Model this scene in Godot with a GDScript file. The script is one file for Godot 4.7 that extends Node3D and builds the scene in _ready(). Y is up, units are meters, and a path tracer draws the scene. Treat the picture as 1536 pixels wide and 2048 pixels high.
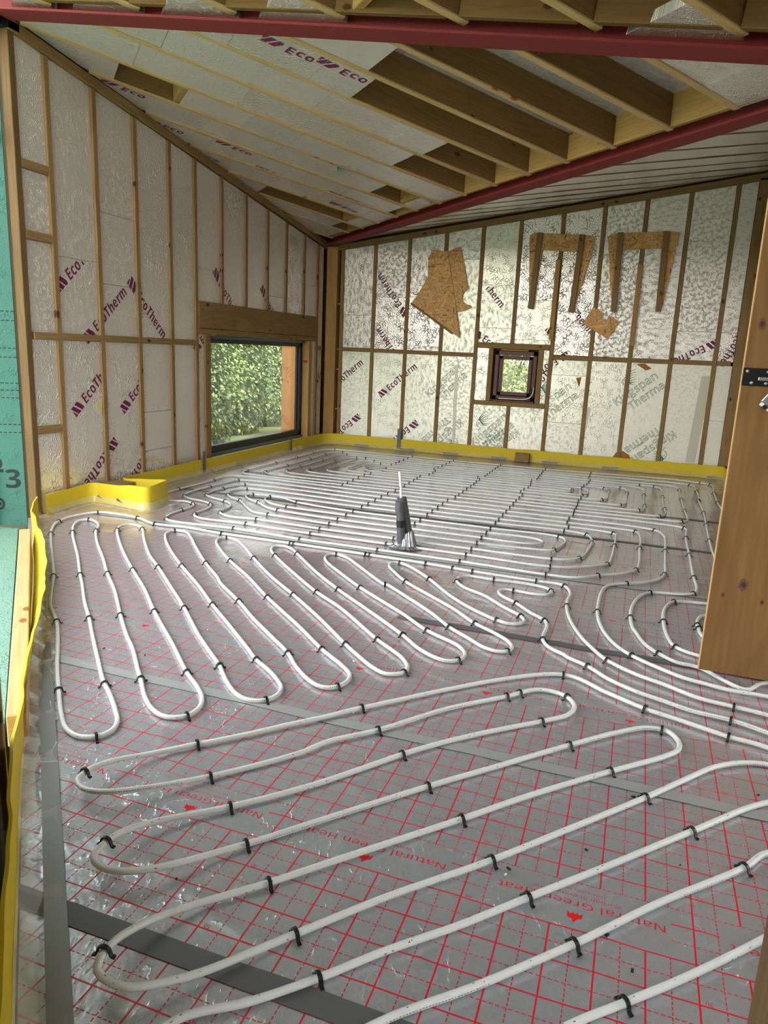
extends Node3D
# A timber frame room with underfloor heating pipes. Metres, y up. The camera stands on the threshold of a
# diagonal opening (the line x = z); -z runs along the left wall, +x along the far wall.
# s = (x + z) / sqrt 2 runs along the level valley beam, t = (x - z) / sqrt 2 runs across it from the opening.

const FOCAL := 1440.0
const EYE := 1.21
const R2 := 1.41421356
const LEFT_X := -3.83        # inner face of the left wall's studs
const FAR_Z := -8.57         # inner face of the far wall's studs
const VALLEY_T := 3.352
const VALLEY_Y := 2.45
const LEFT_RISE := 0.1805    # roof rise per metre away from the valley
const FAR_RISE := 0.2
const PIPE_R := 0.0080

var rng := RandomNumberGenerator.new()
var M := {}
var taken := {}
var cam_basis: Basis
var cap_cache := {}

func _ready():
	rng.seed = 7
	setup_camera()
	setup_light()
	make_materials()
	build_ground_and_plants()
	build_floor()
	build_left_wall()
	build_far_wall()
	build_right_side()
	build_roof()
	build_beams()
	build_large_window()
	build_small_window()
	build_door_leaf()
	build_threshold()
	build_edge_strips()
	build_tape()
	build_pipes()
	build_conduit()
	build_boards_on_wall()
	build_small_things()

# ------------------------------------------------------------------ camera, light
func setup_camera():
	var cam := Camera3D.new()
	cam.name = "camera"
	cam.fov = rad_to_deg(2.0 * atan(1024.0 / FOCAL))
	cam.near = 0.02
	cam.far = 200.0
	cam_basis = Basis.from_euler(Vector3(deg_to_rad(-12.65), deg_to_rad(19.007), deg_to_rad(2.587)), EULER_ORDER_YXZ)
	cam.transform = Transform3D(cam_basis, Vector3(0, EYE, 0))
	add_child(cam)
	cam.current = true

func setup_light():
	var env := Environment.new()
	var sky := Sky.new()
	var sm := ProceduralSkyMaterial.new()
	sm.sky_top_color = Color(0.82, 0.85, 0.87)
	sm.sky_horizon_color = Color(0.97, 0.95, 0.91)
	sm.ground_bottom_color = Color(0.30, 0.34, 0.26)
	sm.ground_horizon_color = Color(0.55, 0.58, 0.50)
	sm.sky_energy_multiplier = 1.6
	sm.ground_energy_multiplier = 1.0
	sky.sky_material = sm
	env.background_mode = Environment.BG_SKY
	env.sky = sky
	env.ambient_light_source = Environment.AMBIENT_SOURCE_SKY
	env.tonemap_mode = Environment.TONE_MAPPER_LINEAR
	env.tonemap_exposure = 3.35
	env.sdfgi_enabled = true
	env.ssao_enabled = true
	env.ssil_enabled = true
	var we := WorldEnvironment.new()
	we.name = "world_environment"
	we.environment = env
	add_child(we)
	var sun := DirectionalLight3D.new()
	sun.name = "sun"
	sun.light_color = Color(1.0, 0.95, 0.86)
	sun.light_energy = 2.2
	sun.light_angular_distance = 12.0
	sun.shadow_enabled = true
	add_child(sun)
	# high sun veiled by cloud, to the right of the building, so that it never shines in at the opening
	sun.look_at_from_position(Vector3(5.0, 9.5, 2.2), Vector3.ZERO, Vector3.UP)

# ------------------------------------------------------------------ reading positions
func ray(u: float, v: float) -> Vector3:
	return cam_basis * Vector3((u - 768.0) / FOCAL, -(v - 1024.0) / FOCAL, -1.0)

func on_floor(u: float, v: float, y := 0.0) -> Vector3:
	var d := ray(u, v)
	return Vector3(0, EYE, 0) + d * ((y - EYE) / d.y)

func on_left(u: float, v: float, x := LEFT_X) -> Vector3:
	var d := ray(u, v)
	return Vector3(0, EYE, 0) + d * (x / d.x)

func on_far(u: float, v: float, z := FAR_Z) -> Vector3:
	var d := ray(u, v)
	return Vector3(0, EYE, 0) + d * (z / d.z)

func on_slope(u: float, v: float) -> Vector2:     # s, t on the slope over the left wall
	var d := ray(u, v)
	var rt := (d.x - d.z) / R2
	var k := (VALLEY_Y + LEFT_RISE * VALLEY_T - EYE) / (d.y + LEFT_RISE * rt)
	return Vector2((d.x + d.z) / R2 * k, rt * k)

func roof_y(s: float, t: float) -> float:
	return VALLEY_Y + (LEFT_RISE * (VALLEY_T - t) if t < VALLEY_T else FAR_RISE * (t - VALLEY_T))

func roof_at(s: float, t: float, up := 0.0) -> Vector3:
	return Vector3((s + t) / R2, roof_y(s, t) + up, (s - t) / R2)

# ------------------------------------------------------------------ building helpers
class MB:
	var v := PackedVector3Array()
	var n := PackedVector3Array()
	var uv := PackedVector2Array()
	func tri(a: Vector3, b: Vector3, c: Vector3, na: Vector3, nb: Vector3, nc: Vector3, ua := Vector2.ZERO, ub := Vector2.ZERO, uc := Vector2.ZERO):
		if (b - a).cross(c - a).dot(na + nb + nc) > 0.0:
			v.append_array([a, c, b]); n.append_array([na, nc, nb]); uv.append_array([ua, uc, ub])
		else:
			v.append_array([a, b, c]); n.append_array([na, nb, nc]); uv.append_array([ua, ub, uc])
	func quad(a: Vector3, b: Vector3, c: Vector3, d: Vector3, nn: Vector3, ua := Vector2.ZERO, ub := Vector2.ZERO, uc := Vector2.ZERO, ud := Vector2.ZERO):
		tri(a, b, c, nn, nn, nn, ua, ub, uc)
		tri(a, c, d, nn, nn, nn, ua, uc, ud)
	func mesh() -> ArrayMesh:
		var arr := []
		arr.resize(Mesh.ARRAY_MAX)
		arr[Mesh.ARRAY_VERTEX] = v
		arr[Mesh.ARRAY_NORMAL] = n
		arr[Mesh.ARRAY_TEX_UV] = uv
		var m := ArrayMesh.new()
		m.add_surface_from_arrays(Mesh.PRIMITIVE_TRIANGLES, arr)
		return m
	# box with chamfered edges; its local x is the length, along which wood grain runs
	func box(xf: Transform3D, h: Vector3, bevel := 0.002, off := Vector2.ZERO):
		var b: float = min(bevel, min(h.x, min(h.y, h.z)) * 0.45)
		var ax := [Vector3.RIGHT, Vector3.UP, Vector3.BACK]
		for i in 3:
			var j := (i + 1) % 3
			var k := (i + 2) % 3
			for sg: float in [-1.0, 1.0]:
				var nn: Vector3 = ax[i] * sg
				var q := []
				var uq := []
				for c: Vector2 in [Vector2(-1, -1), Vector2(1, -1), Vector2(1, 1), Vector2(-1, 1)]:
					var p: Vector3 = nn * h[i] + ax[j] * c.x * (h[j] - b) + ax[k] * c.y * (h[k] - b)
					q.append(xf * p)
					var g := Vector2(p.x, p.y + p.z) if i != 0 else Vector2(p.y, p.z)
					uq.append(g + off)
				quad(q[0], q[1], q[2], q[3], xf.basis * nn, uq[0], uq[1], uq[2], uq[3])
		if b < 0.0005:
			return
		for i in 3:
			var j := (i + 1) % 3
			var k := (i + 2) % 3
			for s1: float in [-1.0, 1.0]:
				for s2: float in [-1.0, 1.0]:
					var e: Vector3 = ax[i] * (h[i] - b)
					var p1: Vector3 = ax[j] * s1 * h[j] + ax[k] * s2 * (h[k] - b)
					var p2: Vector3 = ax[j] * s1 * (h[j] - b) + ax[k] * s2 * h[k]
					var nn: Vector3 = xf.basis * ((ax[j] * s1 + ax[k] * s2).normalized())
					var f := func(p: Vector3) -> Vector2: return Vector2(p.x, p.y + p.z) + off
					quad(xf * (p1 - e), xf * (p1 + e), xf * (p2 + e), xf * (p2 - e), nn, f.call(p1 - e), f.call(p1 + e), f.call(p2 + e), f.call(p2 - e))
		for c: Vector3 in [Vector3(1, 1, 1), Vector3(1, 1, -1), Vector3(1, -1, 1), Vector3(1, -1, -1), Vector3(-1, 1, 1), Vector3(-1, 1, -1), Vector3(-1, -1, 1), Vector3(-1, -1, -1)]:
			var nn: Vector3 = xf.basis * c.normalized()
			tri(xf * (c * Vector3(h.x, h.y - b, h.z - b)), xf * (c * Vector3(h.x - b, h.y, h.z - b)), xf * (c * Vector3(h.x - b, h.y - b, h.z)), nn, nn, nn, off, off, off)
	# flat polygon p(a, b) = o + ex a + ey b given thickness behind it (front face along nn)
	func slab(poly: PackedVector2Array, o: Vector3, ex: Vector3, ey: Vector3, nn: Vector3, thick: float, off := Vector2.ZERO):
		var idx := Geometry2D.triangulate_polygon(poly)
		for i in range(0, idx.size(), 3):
			var a := poly[idx[i]]
			var b := poly[idx[i + 1]]
			var c := poly[idx[i + 2]]
			var pa := o + ex * a.x + ey * a.y
			var pb := o + ex * b.x + ey * b.y
			var pc := o + ex * c.x + ey * c.y
			tri(pa, pb, pc, nn, nn, nn, a + off, b + off, c + off)
			var bk := -nn * thick
			tri(pa + bk, pb + bk, pc + bk, -nn, -nn, -nn, a + off, b + off, c + off)
		var area := 0.0
		for i in poly.size():
			area += poly[i].cross(poly[(i + 1) % poly.size()])
		for i in poly.size():
			var a := poly[i]
			var b := poly[(i + 1) % poly.size()]
			var e := (b - a).normalized()
			var out := Vector2(e.y, -e.x) * (1.0 if area > 0.0 else -1.0)
			var pa := o + ex * a.x + ey * a.y
			var pb := o + ex * b.x + ey * b.y
			quad(pa, pb, pb - nn * thick, pa - nn * thick, ex * out.x + ey * out.y, a + off, b + off, b + off, a + off)

func numbered(called: String) -> String:
	var k: int = taken.get(called, 0)
	taken[called] = k + 1
	return called if k == 0 else "%s_%03d" % [called, k]

func place_of(node: Node) -> Vector3:
	var p := Vector3.ZERO
	while node != self and node is Node3D:
		p += (node as Node3D).position
		node = node.get_parent()
	return p

# one mesh; its shape is given in world metres
func obj(called: String, mesh: Mesh, mat: Material, parent: Node = self, at := Vector3.INF) -> MeshInstance3D:
	var o := MeshInstance3D.new()
	o.name = numbered(called) if parent == self else called
	o.mesh = mesh
	o.material_override = mat
	parent.add_child(o, true)
	o.position = -place_of(parent) if at == Vector3.INF else at
	return o

func thing(called: String, label: String, category: String, at := Vector3.ZERO, group := "") -> Node3D:
	var o := Node3D.new()
	o.name = numbered(called)
	add_child(o)
	o.position = at
	tag(o, label, category, group)
	return o

func tag(o: Node, label: String, category: String, group := ""):
	o.set_meta("label", label)
	o.set_meta("category", category)
	if group:
		o.set_meta("group", group)

func structure(called: String, label: String, category: String) -> Node3D:
	var o := thing(called, label, category)
	o.set_meta("kind", "structure")
	return o

# a timber from a to b; w is its size along side, d its size along the third axis
func timber(called: String, parent: Node, a: Vector3, b: Vector3, w: float, d: float, side: Vector3, mat: Material, bevel := 0.003) -> MeshInstance3D:
	var mb := MB.new()
	timber_shape(mb, a, b, w, d, side, bevel)
	return obj(called, mb.mesh(), mat, parent)

func timber_shape(mb: MB, a: Vector3, b: Vector3, w: float, d: float, side: Vector3, bevel := 0.003):
	var x := (b - a).normalized()
	var y := (side - x * side.dot(x)).normalized()
	var z := x.cross(y)
	mb.box(Transform3D(Basis(x, y, z), (a + b) * 0.5), Vector3(a.distance_to(b) * 0.5, w * 0.5, d * 0.5), bevel, Vector2(rng.randf() * 2.0, rng.randf() * 0.5))

func box_at(lo: Vector3, hi: Vector3, bevel := 0.002) -> ArrayMesh:
	var mb := MB.new()
	mb.box(Transform3D(Basis.IDENTITY, (lo + hi) * 0.5), (hi - lo) * 0.5, bevel, Vector2(rng.randf(), rng.randf()))
	return mb.mesh()

# sweep a circle along points
func tube_into(mb: MB, pts: PackedVector3Array, r: float, sides: int, caps := true, radii := PackedFloat32Array()):
	var n := pts.size()
	var up := Vector3.UP
	if absf((pts[1] - pts[0]).normalized().dot(up)) > 0.95:
		up = Vector3.RIGHT
	var rings := []
	var norms := []
	var prev_u := Vector3.ZERO
	var run := PackedFloat32Array([0.0])
	for i in range(1, n):
		run.append(run[i - 1] + pts[i].distance_to(pts[i - 1]))
	for i in n:
		var tdir := (pts[min(i + 1, n - 1)] - pts[max(i - 1, 0)]).normalized()
		var u := (up - tdir * up.dot(tdir)).normalized() if i == 0 else (prev_u - tdir * prev_u.dot(tdir)).normalized()
		prev_u = u
		var w := tdir.cross(u)
		var ring := PackedVector3Array()
		var nr := PackedVector3Array()
		var rr := r if radii.is_empty() else radii[i]
		for k in sides:
			var a := TAU * k / sides
			var d := u * cos(a) + w * sin(a)
			nr.append(d)
			ring.append(pts[i] + d * rr)
		rings.append(ring)
		norms.append(nr)
	for i in n - 1:
		for k in sides:
			var k2 := (k + 1) % sides
			var v0 := float(k) / sides
			var v1 := float(k + 1) / sides
			mb.tri(rings[i][k], rings[i][k2], rings[i + 1][k2], norms[i][k], norms[i][k2], norms[i + 1][k2], Vector2(run[i], v0), Vector2(run[i], v1), Vector2(run[i + 1], v1))
			mb.tri(rings[i][k], rings[i + 1][k2], rings[i + 1][k], norms[i][k], norms[i + 1][k2], norms[i + 1][k], Vector2(run[i], v0), Vector2(run[i + 1], v1), Vector2(run[i + 1], v0))
	if caps:
		for e in [0, n - 1]:
			var dirn: Vector3 = (pts[0] - pts[1]).normalized() if e == 0 else (pts[n - 1] - pts[n - 2]).normalized()
			for k in range(1, sides - 1):
				mb.tri(rings[e][0], rings[e][k], rings[e][k + 1], dirn, dirn, dirn)

func tube(pts: PackedVector3Array, r: float, sides := 8) -> ArrayMesh:
	var mb := MB.new()
	tube_into(mb, pts, r, sides)
	return mb.mesh()

# a smooth curve through points (centripetal), sampled about every step metres
func smooth_path(p: PackedVector3Array, step: float) -> PackedVector3Array:
	var out := PackedVector3Array()
	var n := p.size()
	for i in n - 1:
		var p1 := p[i]
		var p2 := p[i + 1]
		var p0 := p[i - 1] if i > 0 else p1 * 2.0 - p2
		var p3 := p[i + 2] if i + 2 < n else p2 * 2.0 - p1
		var t1 := pow(maxf(p0.distance_to(p1), 1e-4), 0.5)
		var t2 := t1 + pow(maxf(p1.distance_to(p2), 1e-4), 0.5)
		var t3 := t2 + pow(maxf(p2.distance_to(p3), 1e-4), 0.5)
		var m := maxi(2, ceili(p1.distance_to(p2) / step))
		for k in m:
			var t := lerpf(t1, t2, float(k) / m)
			var a1 := p0 * ((t1 - t) / t1) + p1 * (t / t1)
			var a2 := p1 * ((t2 - t) / (t2 - t1)) + p2 * ((t - t1) / (t2 - t1))
			var a3 := p2 * ((t3 - t) / (t3 - t2)) + p3 * ((t - t2) / (t3 - t2))
			var b1 := a1 * ((t2 - t) / t2) + a2 * (t / t2)
			var b2 := a2 * ((t3 - t) / (t3 - t1)) + a3 * ((t - t1) / (t3 - t1))
			out.append(b1 * ((t2 - t) / (t2 - t1)) + b2 * ((t - t1) / (t2 - t1)))
	out.append(p[n - 1])
	return out

# lathe round a vertical axis: profile of (radius, height)
func lathe(mb: MB, c: Vector3, axis: Vector3, profile: PackedVector2Array, sides := 16):
	var up := axis.normalized()
	var u := up.cross(Vector3(0.3, 0.1, 1.0)).normalized()
	var w := up.cross(u)
	for i in profile.size() - 1:
		var a := profile[i]
		var b := profile[i + 1]
		var e := (b - a).normalized()
		for k in sides:
			var q := []
			var nq := []
			for s in [[a, k], [a, k + 1], [b, k + 1], [b, k]]:
				var ang: float = TAU * s[1] / sides
				var d := u * cos(ang) + w * sin(ang)
				q.append(c + d * s[0].x + up * s[0].y)
				nq.append((d * e.y - up * e.x).normalized())
			mb.tri(q[0], q[1], q[2], nq[0], nq[1], nq[2])
			mb.tri(q[0], q[2], q[3], nq[0], nq[2], nq[3])

# a wavy upright strip along a path, with thickness
func ribbon(mb: MB, foot: PackedVector3Array, top: PackedVector3Array, thick: float):
	var n := foot.size()
	var nr := PackedVector3Array()
	for i in n:
		var along := (foot[mini(i + 1, n - 1)] - foot[maxi(i - 1, 0)])
		nr.append(along.cross(top[i] - foot[i]).normalized())
	for i in n - 1:
		var l0 := foot[i].distance_to(foot[i + 1])
		for sg: float in [0.5, -0.5]:
			var o0 := nr[i] * thick * sg
			var o1 := nr[i + 1] * thick * sg
			var s0 := nr[i] * signf(sg)
			var s1 := nr[i + 1] * signf(sg)
			var m0 := (foot[i] + top[i]) * 0.5
			var m1 := (foot[i + 1] + top[i + 1]) * 0.5
			for seg in [[foot[i], foot[i + 1], m0, m1], [m0, m1, top[i], top[i + 1]]]:
				mb.tri(seg[0] + o0, seg[1] + o1, seg[3] + o1, s0, s1, s1, Vector2(i * 0.1, 0), Vector2(i * 0.1 + l0, 0), Vector2(i * 0.1 + l0, 0.1))
				mb.tri(seg[0] + o0, seg[3] + o1, seg[2] + o0, s0, s1, s0, Vector2(i * 0.1, 0), Vector2(i * 0.1 + l0, 0.1), Vector2(i * 0.1, 0.1))
		mb.quad(top[i] + nr[i] * thick * 0.5, top[i + 1] + nr[i + 1] * thick * 0.5, top[i + 1] - nr[i + 1] * thick * 0.5, top[i] - nr[i] * thick * 0.5, Vector3.UP)

# ------------------------------------------------------------------ lettering
func letters(text: String, bold: bool) -> Dictionary:
	var key := text + ("|b" if bold else "")
	if cap_cache.has(key):
		return cap_cache[key]
	var f := SystemFont.new()
	f.font_names = PackedStringArray(["Droid Sans"])
	f.font_weight = 700 if bold else 400
	var tm := TextMesh.new()
	tm.text = text
	tm.font = f
	tm.font_size = 48
	tm.pixel_size = 0.01
	tm.depth = 0.0
	tm.curve_step = 2.0
	var arr := tm.get_mesh_arrays()
	var vs: PackedVector3Array = arr[Mesh.ARRAY_VERTEX]
	var ix: PackedInt32Array = arr[Mesh.ARRAY_INDEX] if arr[Mesh.ARRAY_INDEX] != null else PackedInt32Array()
	if ix.is_empty():
		for i in vs.size():
			ix.append(i)
	var tris := PackedVector2Array()
	var lo := Vector2(1e9, 1e9)
	var hi := -lo
	for i in ix:
		var p := Vector2(vs[i].x, vs[i].y)
		tris.append(p)
		lo = lo.min(p)
		hi = hi.max(p)
	var base := lo.y
	var cap := hi.y - lo.y
	if text.length() > 1 or text != "H":
		var href: Dictionary = letters("H", bold) if text != "H" else {}
		if not href.is_empty():
			base = href.base
			cap = href.cap
	var d := {"tris": tris, "lo": lo, "hi": hi, "base": base, "cap": cap}
	cap_cache[key] = d
	return d

# triangles of a word laid out with cap height `cap`, starting at (0, 0) on its baseline, stretched to `width` if given
func word(text: String, bold: bool, cap: float, width := 0.0) -> PackedVector2Array:
	var d := letters(text, bold)
	var ky: float = cap / d.cap
	var kx: float = ky if width <= 0.0 else width / (d.hi.x - d.lo.x)
	var out := PackedVector2Array()
	var tr: PackedVector2Array = d.tris
	# TextMesh centres words vertically: the baseline is taken from a lone H in the same font
	for p in tr:
		out.append(Vector2((p.x - d.lo.x) * kx, (p.y - d.base) * ky))
	return out

func moved(tris: PackedVector2Array, at: Vector2, angle: float) -> PackedVector2Array:
	var out := PackedVector2Array()
	var c := cos(angle)
	var s := sin(angle)
	for p in tris:
		out.append(at + Vector2(p.x * c - p.y * s, p.x * s + p.y * c))
	return out

func fan(poly: Array) -> PackedVector2Array:
	var out := PackedVector2Array()
	for i in range(1, poly.size() - 1):
		out.append_array([poly[0], poly[i], poly[i + 1]])
	return out

func clip_convex(subject: PackedVector2Array, window: PackedVector2Array) -> PackedVector2Array:
	var area := 0.0
	for i in window.size():
		area += window[i].cross(window[(i + 1) % window.size()])
	var sg := 1.0 if area > 0.0 else -1.0
	var out := subject
	for i in window.size():
		var a := window[i]
		var e := window[(i + 1) % window.size()] - a
		var src := out
		out = PackedVector2Array()
		for k in src.size():
			var p := src[k]
			var q := src[(k + 1) % src.size()]
			var dp := e.cross(p - a) * sg
			var dq := e.cross(q - a) * sg
			if dp >= 0.0:
				out.append(p)
			if (dp >= 0.0) != (dq >= 0.0):
				out.append(p.lerp(q, dp / (dp - dq)))
		if out.size() < 3:
			return PackedVector2Array()
	return out

# print triangles on every board of a face they fall on, cut at the boards' edges
func print_on(face: Dictionary, tris: PackedVector2Array, mat: Material, only := Rect2(-1e3, -1e3, 2e3, 2e3)):
	var lo := Vector2(1e9, 1e9)
	var hi := -lo
	for p in tris:
		lo = lo.min(p)
		hi = hi.max(p)
	var win_rect := PackedVector2Array([only.position, only.position + Vector2(only.size.x, 0), only.end, only.position + Vector2(0, only.size.y)])
	for bd: Dictionary in face.boards:
		var r: Rect2 = bd.rect
		if r.end.x < lo.x or r.position.x > hi.x or r.end.y < lo.y or r.position.y > hi.y:
			continue
		var mb := MB.new()
		var nn: Vector3 = bd.n
		for i in range(0, tris.size(), 3):
			var poly := clip_convex(clip_convex(PackedVector2Array([tris[i], tris[i + 1], tris[i + 2]]), bd.poly), win_rect)
			for k in range(1, poly.size() - 1):
				var o: Vector3 = bd.o + nn * 0.0008
				mb.tri(o + bd.ex * poly[0].x + bd.ey * poly[0].y, o + bd.ex * poly[k].x + bd.ey * poly[k].y, o + bd.ex * poly[k + 1].x + bd.ey * poly[k + 1].y, nn, nn, nn)
		if mb.v.size() > 0:
			obj("printed_lettering", mb.mesh(), mat, bd.node)

func board(face: Dictionary, poly: PackedVector2Array, thick: float, mat: Material, called := "insulation_board", sink := -1.0) -> MeshInstance3D:
	var mb := MB.new()
	var dip: float = (rng.randf() * 0.004) if sink < 0.0 else sink
	var o: Vector3 = face.o - face.n * dip
	mb.slab(poly, o, face.ex, face.ey, face.n, thick, Vector2(rng.randf() * 3.0, rng.randf() * 3.0))
	var node := obj(called, mb.mesh(), mat, face.node)
	var lo := Vector2(1e9, 1e9)
	var hi := -lo
	for p in poly:
		lo = lo.min(p)
		hi = hi.max(p)
	face.boards.append({"node": node, "poly": poly, "rect": Rect2(lo, hi - lo), "o": o, "ex": face.ex, "ey": face.ey, "n": face.n})
	return node

func rect(x0: float, y0: float, x1: float, y1: float) -> PackedVector2Array:
	return PackedVector2Array([Vector2(x0, y0), Vector2(x1, y0), Vector2(x1, y1), Vector2(x0, y1)])

# ------------------------------------------------------------------ materials
func flat(c: Color, rough := 0.8, metal := 0.0) -> StandardMaterial3D:
	var m := StandardMaterial3D.new()
	m.albedo_color = c
	m.roughness = rough
	m.metallic = metal
	return m

func noise(seed_: int, freq: float, octaves := 4, ridged := false) -> FastNoiseLite:
	var n := FastNoiseLite.new()
	n.seed = seed_
	n.noise_type = FastNoiseLite.TYPE_SIMPLEX_SMOOTH
	n.frequency = freq
	n.fractal_type = FastNoiseLite.FRACTAL_RIDGED if ridged else FastNoiseLite.FRACTAL_FBM
	n.fractal_octaves = octaves
	return n

# thin raised creases on a mostly smooth sheet
func crease_normal(seed_: int, freq: float, sharp: float, strength: float, fine: float) -> ImageTexture:
	var size := 768
	var a := noise(seed_, freq, 2, true)
	a.domain_warp_enabled = true
	a.domain_warp_amplitude = 30.0
	a.domain_warp_frequency = freq * 0.8
	var im := a.get_seamless_image(size, size, false, false, 0.15)
	var b := noise(seed_ + 5, freq * 0.35, 2).get_seamless_image(size, size, false, false, 0.15)
	var c := noise(seed_ + 9, freq * 3.0, 3).get_seamless_image(size, size, false, false, 0.15)
	var da := im.get_data()
	var db := b.get_data()
	var dc := c.get_data()
	var out := PackedFloat32Array()
	out.resize(size * size)
	for i in size * size:
		var r := da[i] / 255.0
		var area := clampf((db[i] / 255.0 - 0.35) * 2.2, 0.1, 1.0)
		out[i] = pow(r, sharp) * area * 0.8 + dc[i] / 255.0 * fine
	var h := Image.create_from_data(size, size, false, Image.FORMAT_RF, out.to_byte_array())
	h.bump_map_to_normal_map(strength)
	return ImageTexture.create_from_image(h)

func foil(c: Color, rough: float, metal: float, nm: ImageTexture, amount: float, sc := Vector3(0.85, 0.85, 1)) -> StandardMaterial3D:
	var m := flat(c, rough, metal)
	m.normal_enabled = true
	m.normal_texture = nm
	m.normal_scale = amount
	m.uv1_scale = sc
	return m

# sawn softwood: length along image x (2 m), width along y (0.5 m); grain bends round the knots
func wood(seed_: int, light: Color, dark: Color, knot: Color, knots: int, rough := 0.75) -> StandardMaterial3D:
	var w := 1024
	var h := 256
	var r := RandomNumberGenerator.new()
	r.seed = seed_
	var n1 := noise(seed_, 0.02, 2)
	var n2 := noise(seed_ + 1, 0.05, 3)
	var ks := []
	for i in knots:
		ks.append([r.randf() * w, r.randf() * h, r.randf_range(3.0, 8.0)])
	var im := Image.create(w, h, false, Image.FORMAT_RGB8)
	for y in h:
		for x in w:
			var fx := float(x)
			var fy := float(y)
			var dk := 0.0
			for k in ks:
				var dx: float = (fx - k[0]) * 0.45
				if absf(dx) > k[2] * 5.0:
					continue
				var dy: float = fy - k[1]
				if dy > h * 0.5: dy -= h
				if dy < -h * 0.5: dy += h
				var q: float = (dx * dx * 1.6 + dy * dy) / (k[2] * k[2])
				if q < 20.0:
					fy += signf(dy) * k[2] * 1.6 * exp(-q * 0.22)
					dk = maxf(dk, clampf(1.5 - q, 0.0, 1.0))
			var bx := smoothstep(0.88, 1.0, fx / w)
			var by := smoothstep(0.85, 1.0, float(y) / h)
			var g := _grain(n1, n2, fx, fy)
			if bx > 0.0: g = lerpf(g, _grain(n1, n2, fx - w, fy), bx)
			if by > 0.0:
				var g2 := _grain(n1, n2, fx, fy - h)
				if bx > 0.0: g2 = lerpf(g2, _grain(n1, n2, fx - w, fy - h), bx)
				g = lerpf(g, g2, by)
			im.set_pixel(x, y, light.lerp(dark, clampf(g, 0.0, 1.0)).lerp(knot, dk))
	var m := flat(Color.WHITE, rough)
	m.albedo_texture = ImageTexture.create_from_image(im)
	m.uv1_scale = Vector3(0.5, 2.0, 1)
	m.metallic_specular = 0.3
	return m

func _grain(n1: FastNoiseLite, n2: FastNoiseLite, x: float, y: float) -> float:
	var warp := n1.get_noise_2d(x * 0.06, y * 0.35)
	var ring := 0.5 + 0.5 * sin((y * 0.16 + warp * 9.0) * 2.0)
	return 0.28 * ring * ring + 0.45 * (0.5 + n2.get_noise_2d(x * 0.08, y * 3.0)) + 0.25 * (0.5 + n1.get_noise_2d(x * 0.15 + 900.0, y * 0.4))

# pressed wood strands
func strand_board(seed_: int) -> StandardMaterial3D:
	var s := 512
	var im := Image.create(s, s, false, Image.FORMAT_RGB8)
	im.fill(Color(0.80, 0.60, 0.37))
	var r := RandomNumberGenerator.new()
	r.seed = seed_
	for i in 2600:
		var c := Vector2(r.randf() * s, r.randf() * s)
		var a := r.randf_range(-0.9, 0.9) + (PI / 2 if r.randf() < 0.3 else 0.0)
		var l := r.randf_range(14.0, 60.0)
		var wd := r.randf_range(2.0, 7.0)
		var tone := r.randf()
		var col := Color(0.68, 0.48, 0.27).lerp(Color(0.93, 0.75, 0.50), tone)
		if r.randf() < 0.05:
			col = Color(0.44, 0.27, 0.14)
		var ca := cos(a)
		var sa := sin(a)
		for u in int(l):
			for v in int(wd):
				var px := posmod(int(c.x + u * ca - v * sa), s)
				var py := posmod(int(c.y + u * sa + v * ca), s)
				im.set_pixel(px, py, col)
	var m := flat(Color.WHITE, 0.7)
	m.albedo_texture = ImageTexture.create_from_image(im)
	m.uv1_scale = Vector3(0.95, 0.95, 1)
	return m

func raster(im: Image, tris: PackedVector2Array, col: Color):
	for i in range(0, tris.size(), 3):
		var a := tris[i]
		var b := tris[i + 1]
		var c := tris[i + 2]
		var den := (b - a).cross(c - a)
		if absf(den) < 1e-9:
			continue
		var lo := a.min(b).min(c)
		var hi := a.max(b).max(c)
		for y in range(maxi(0, floori(lo.y)), mini(im.get_height() - 1, ceili(hi.y)) + 1):
			for x in range(maxi(0, floori(lo.x)), mini(im.get_width() - 1, ceili(hi.x)) + 1):
				var p := Vector2(x + 0.5, y + 0.5)
				var w1 := (p - a).cross(c - a) / den
				var w2 := (b - a).cross(p - a) / den
				if w1 >= -0.001 and w2 >= -0.001 and w1 + w2 <= 1.001:
					im.set_pixel(x, y, col)

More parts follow.
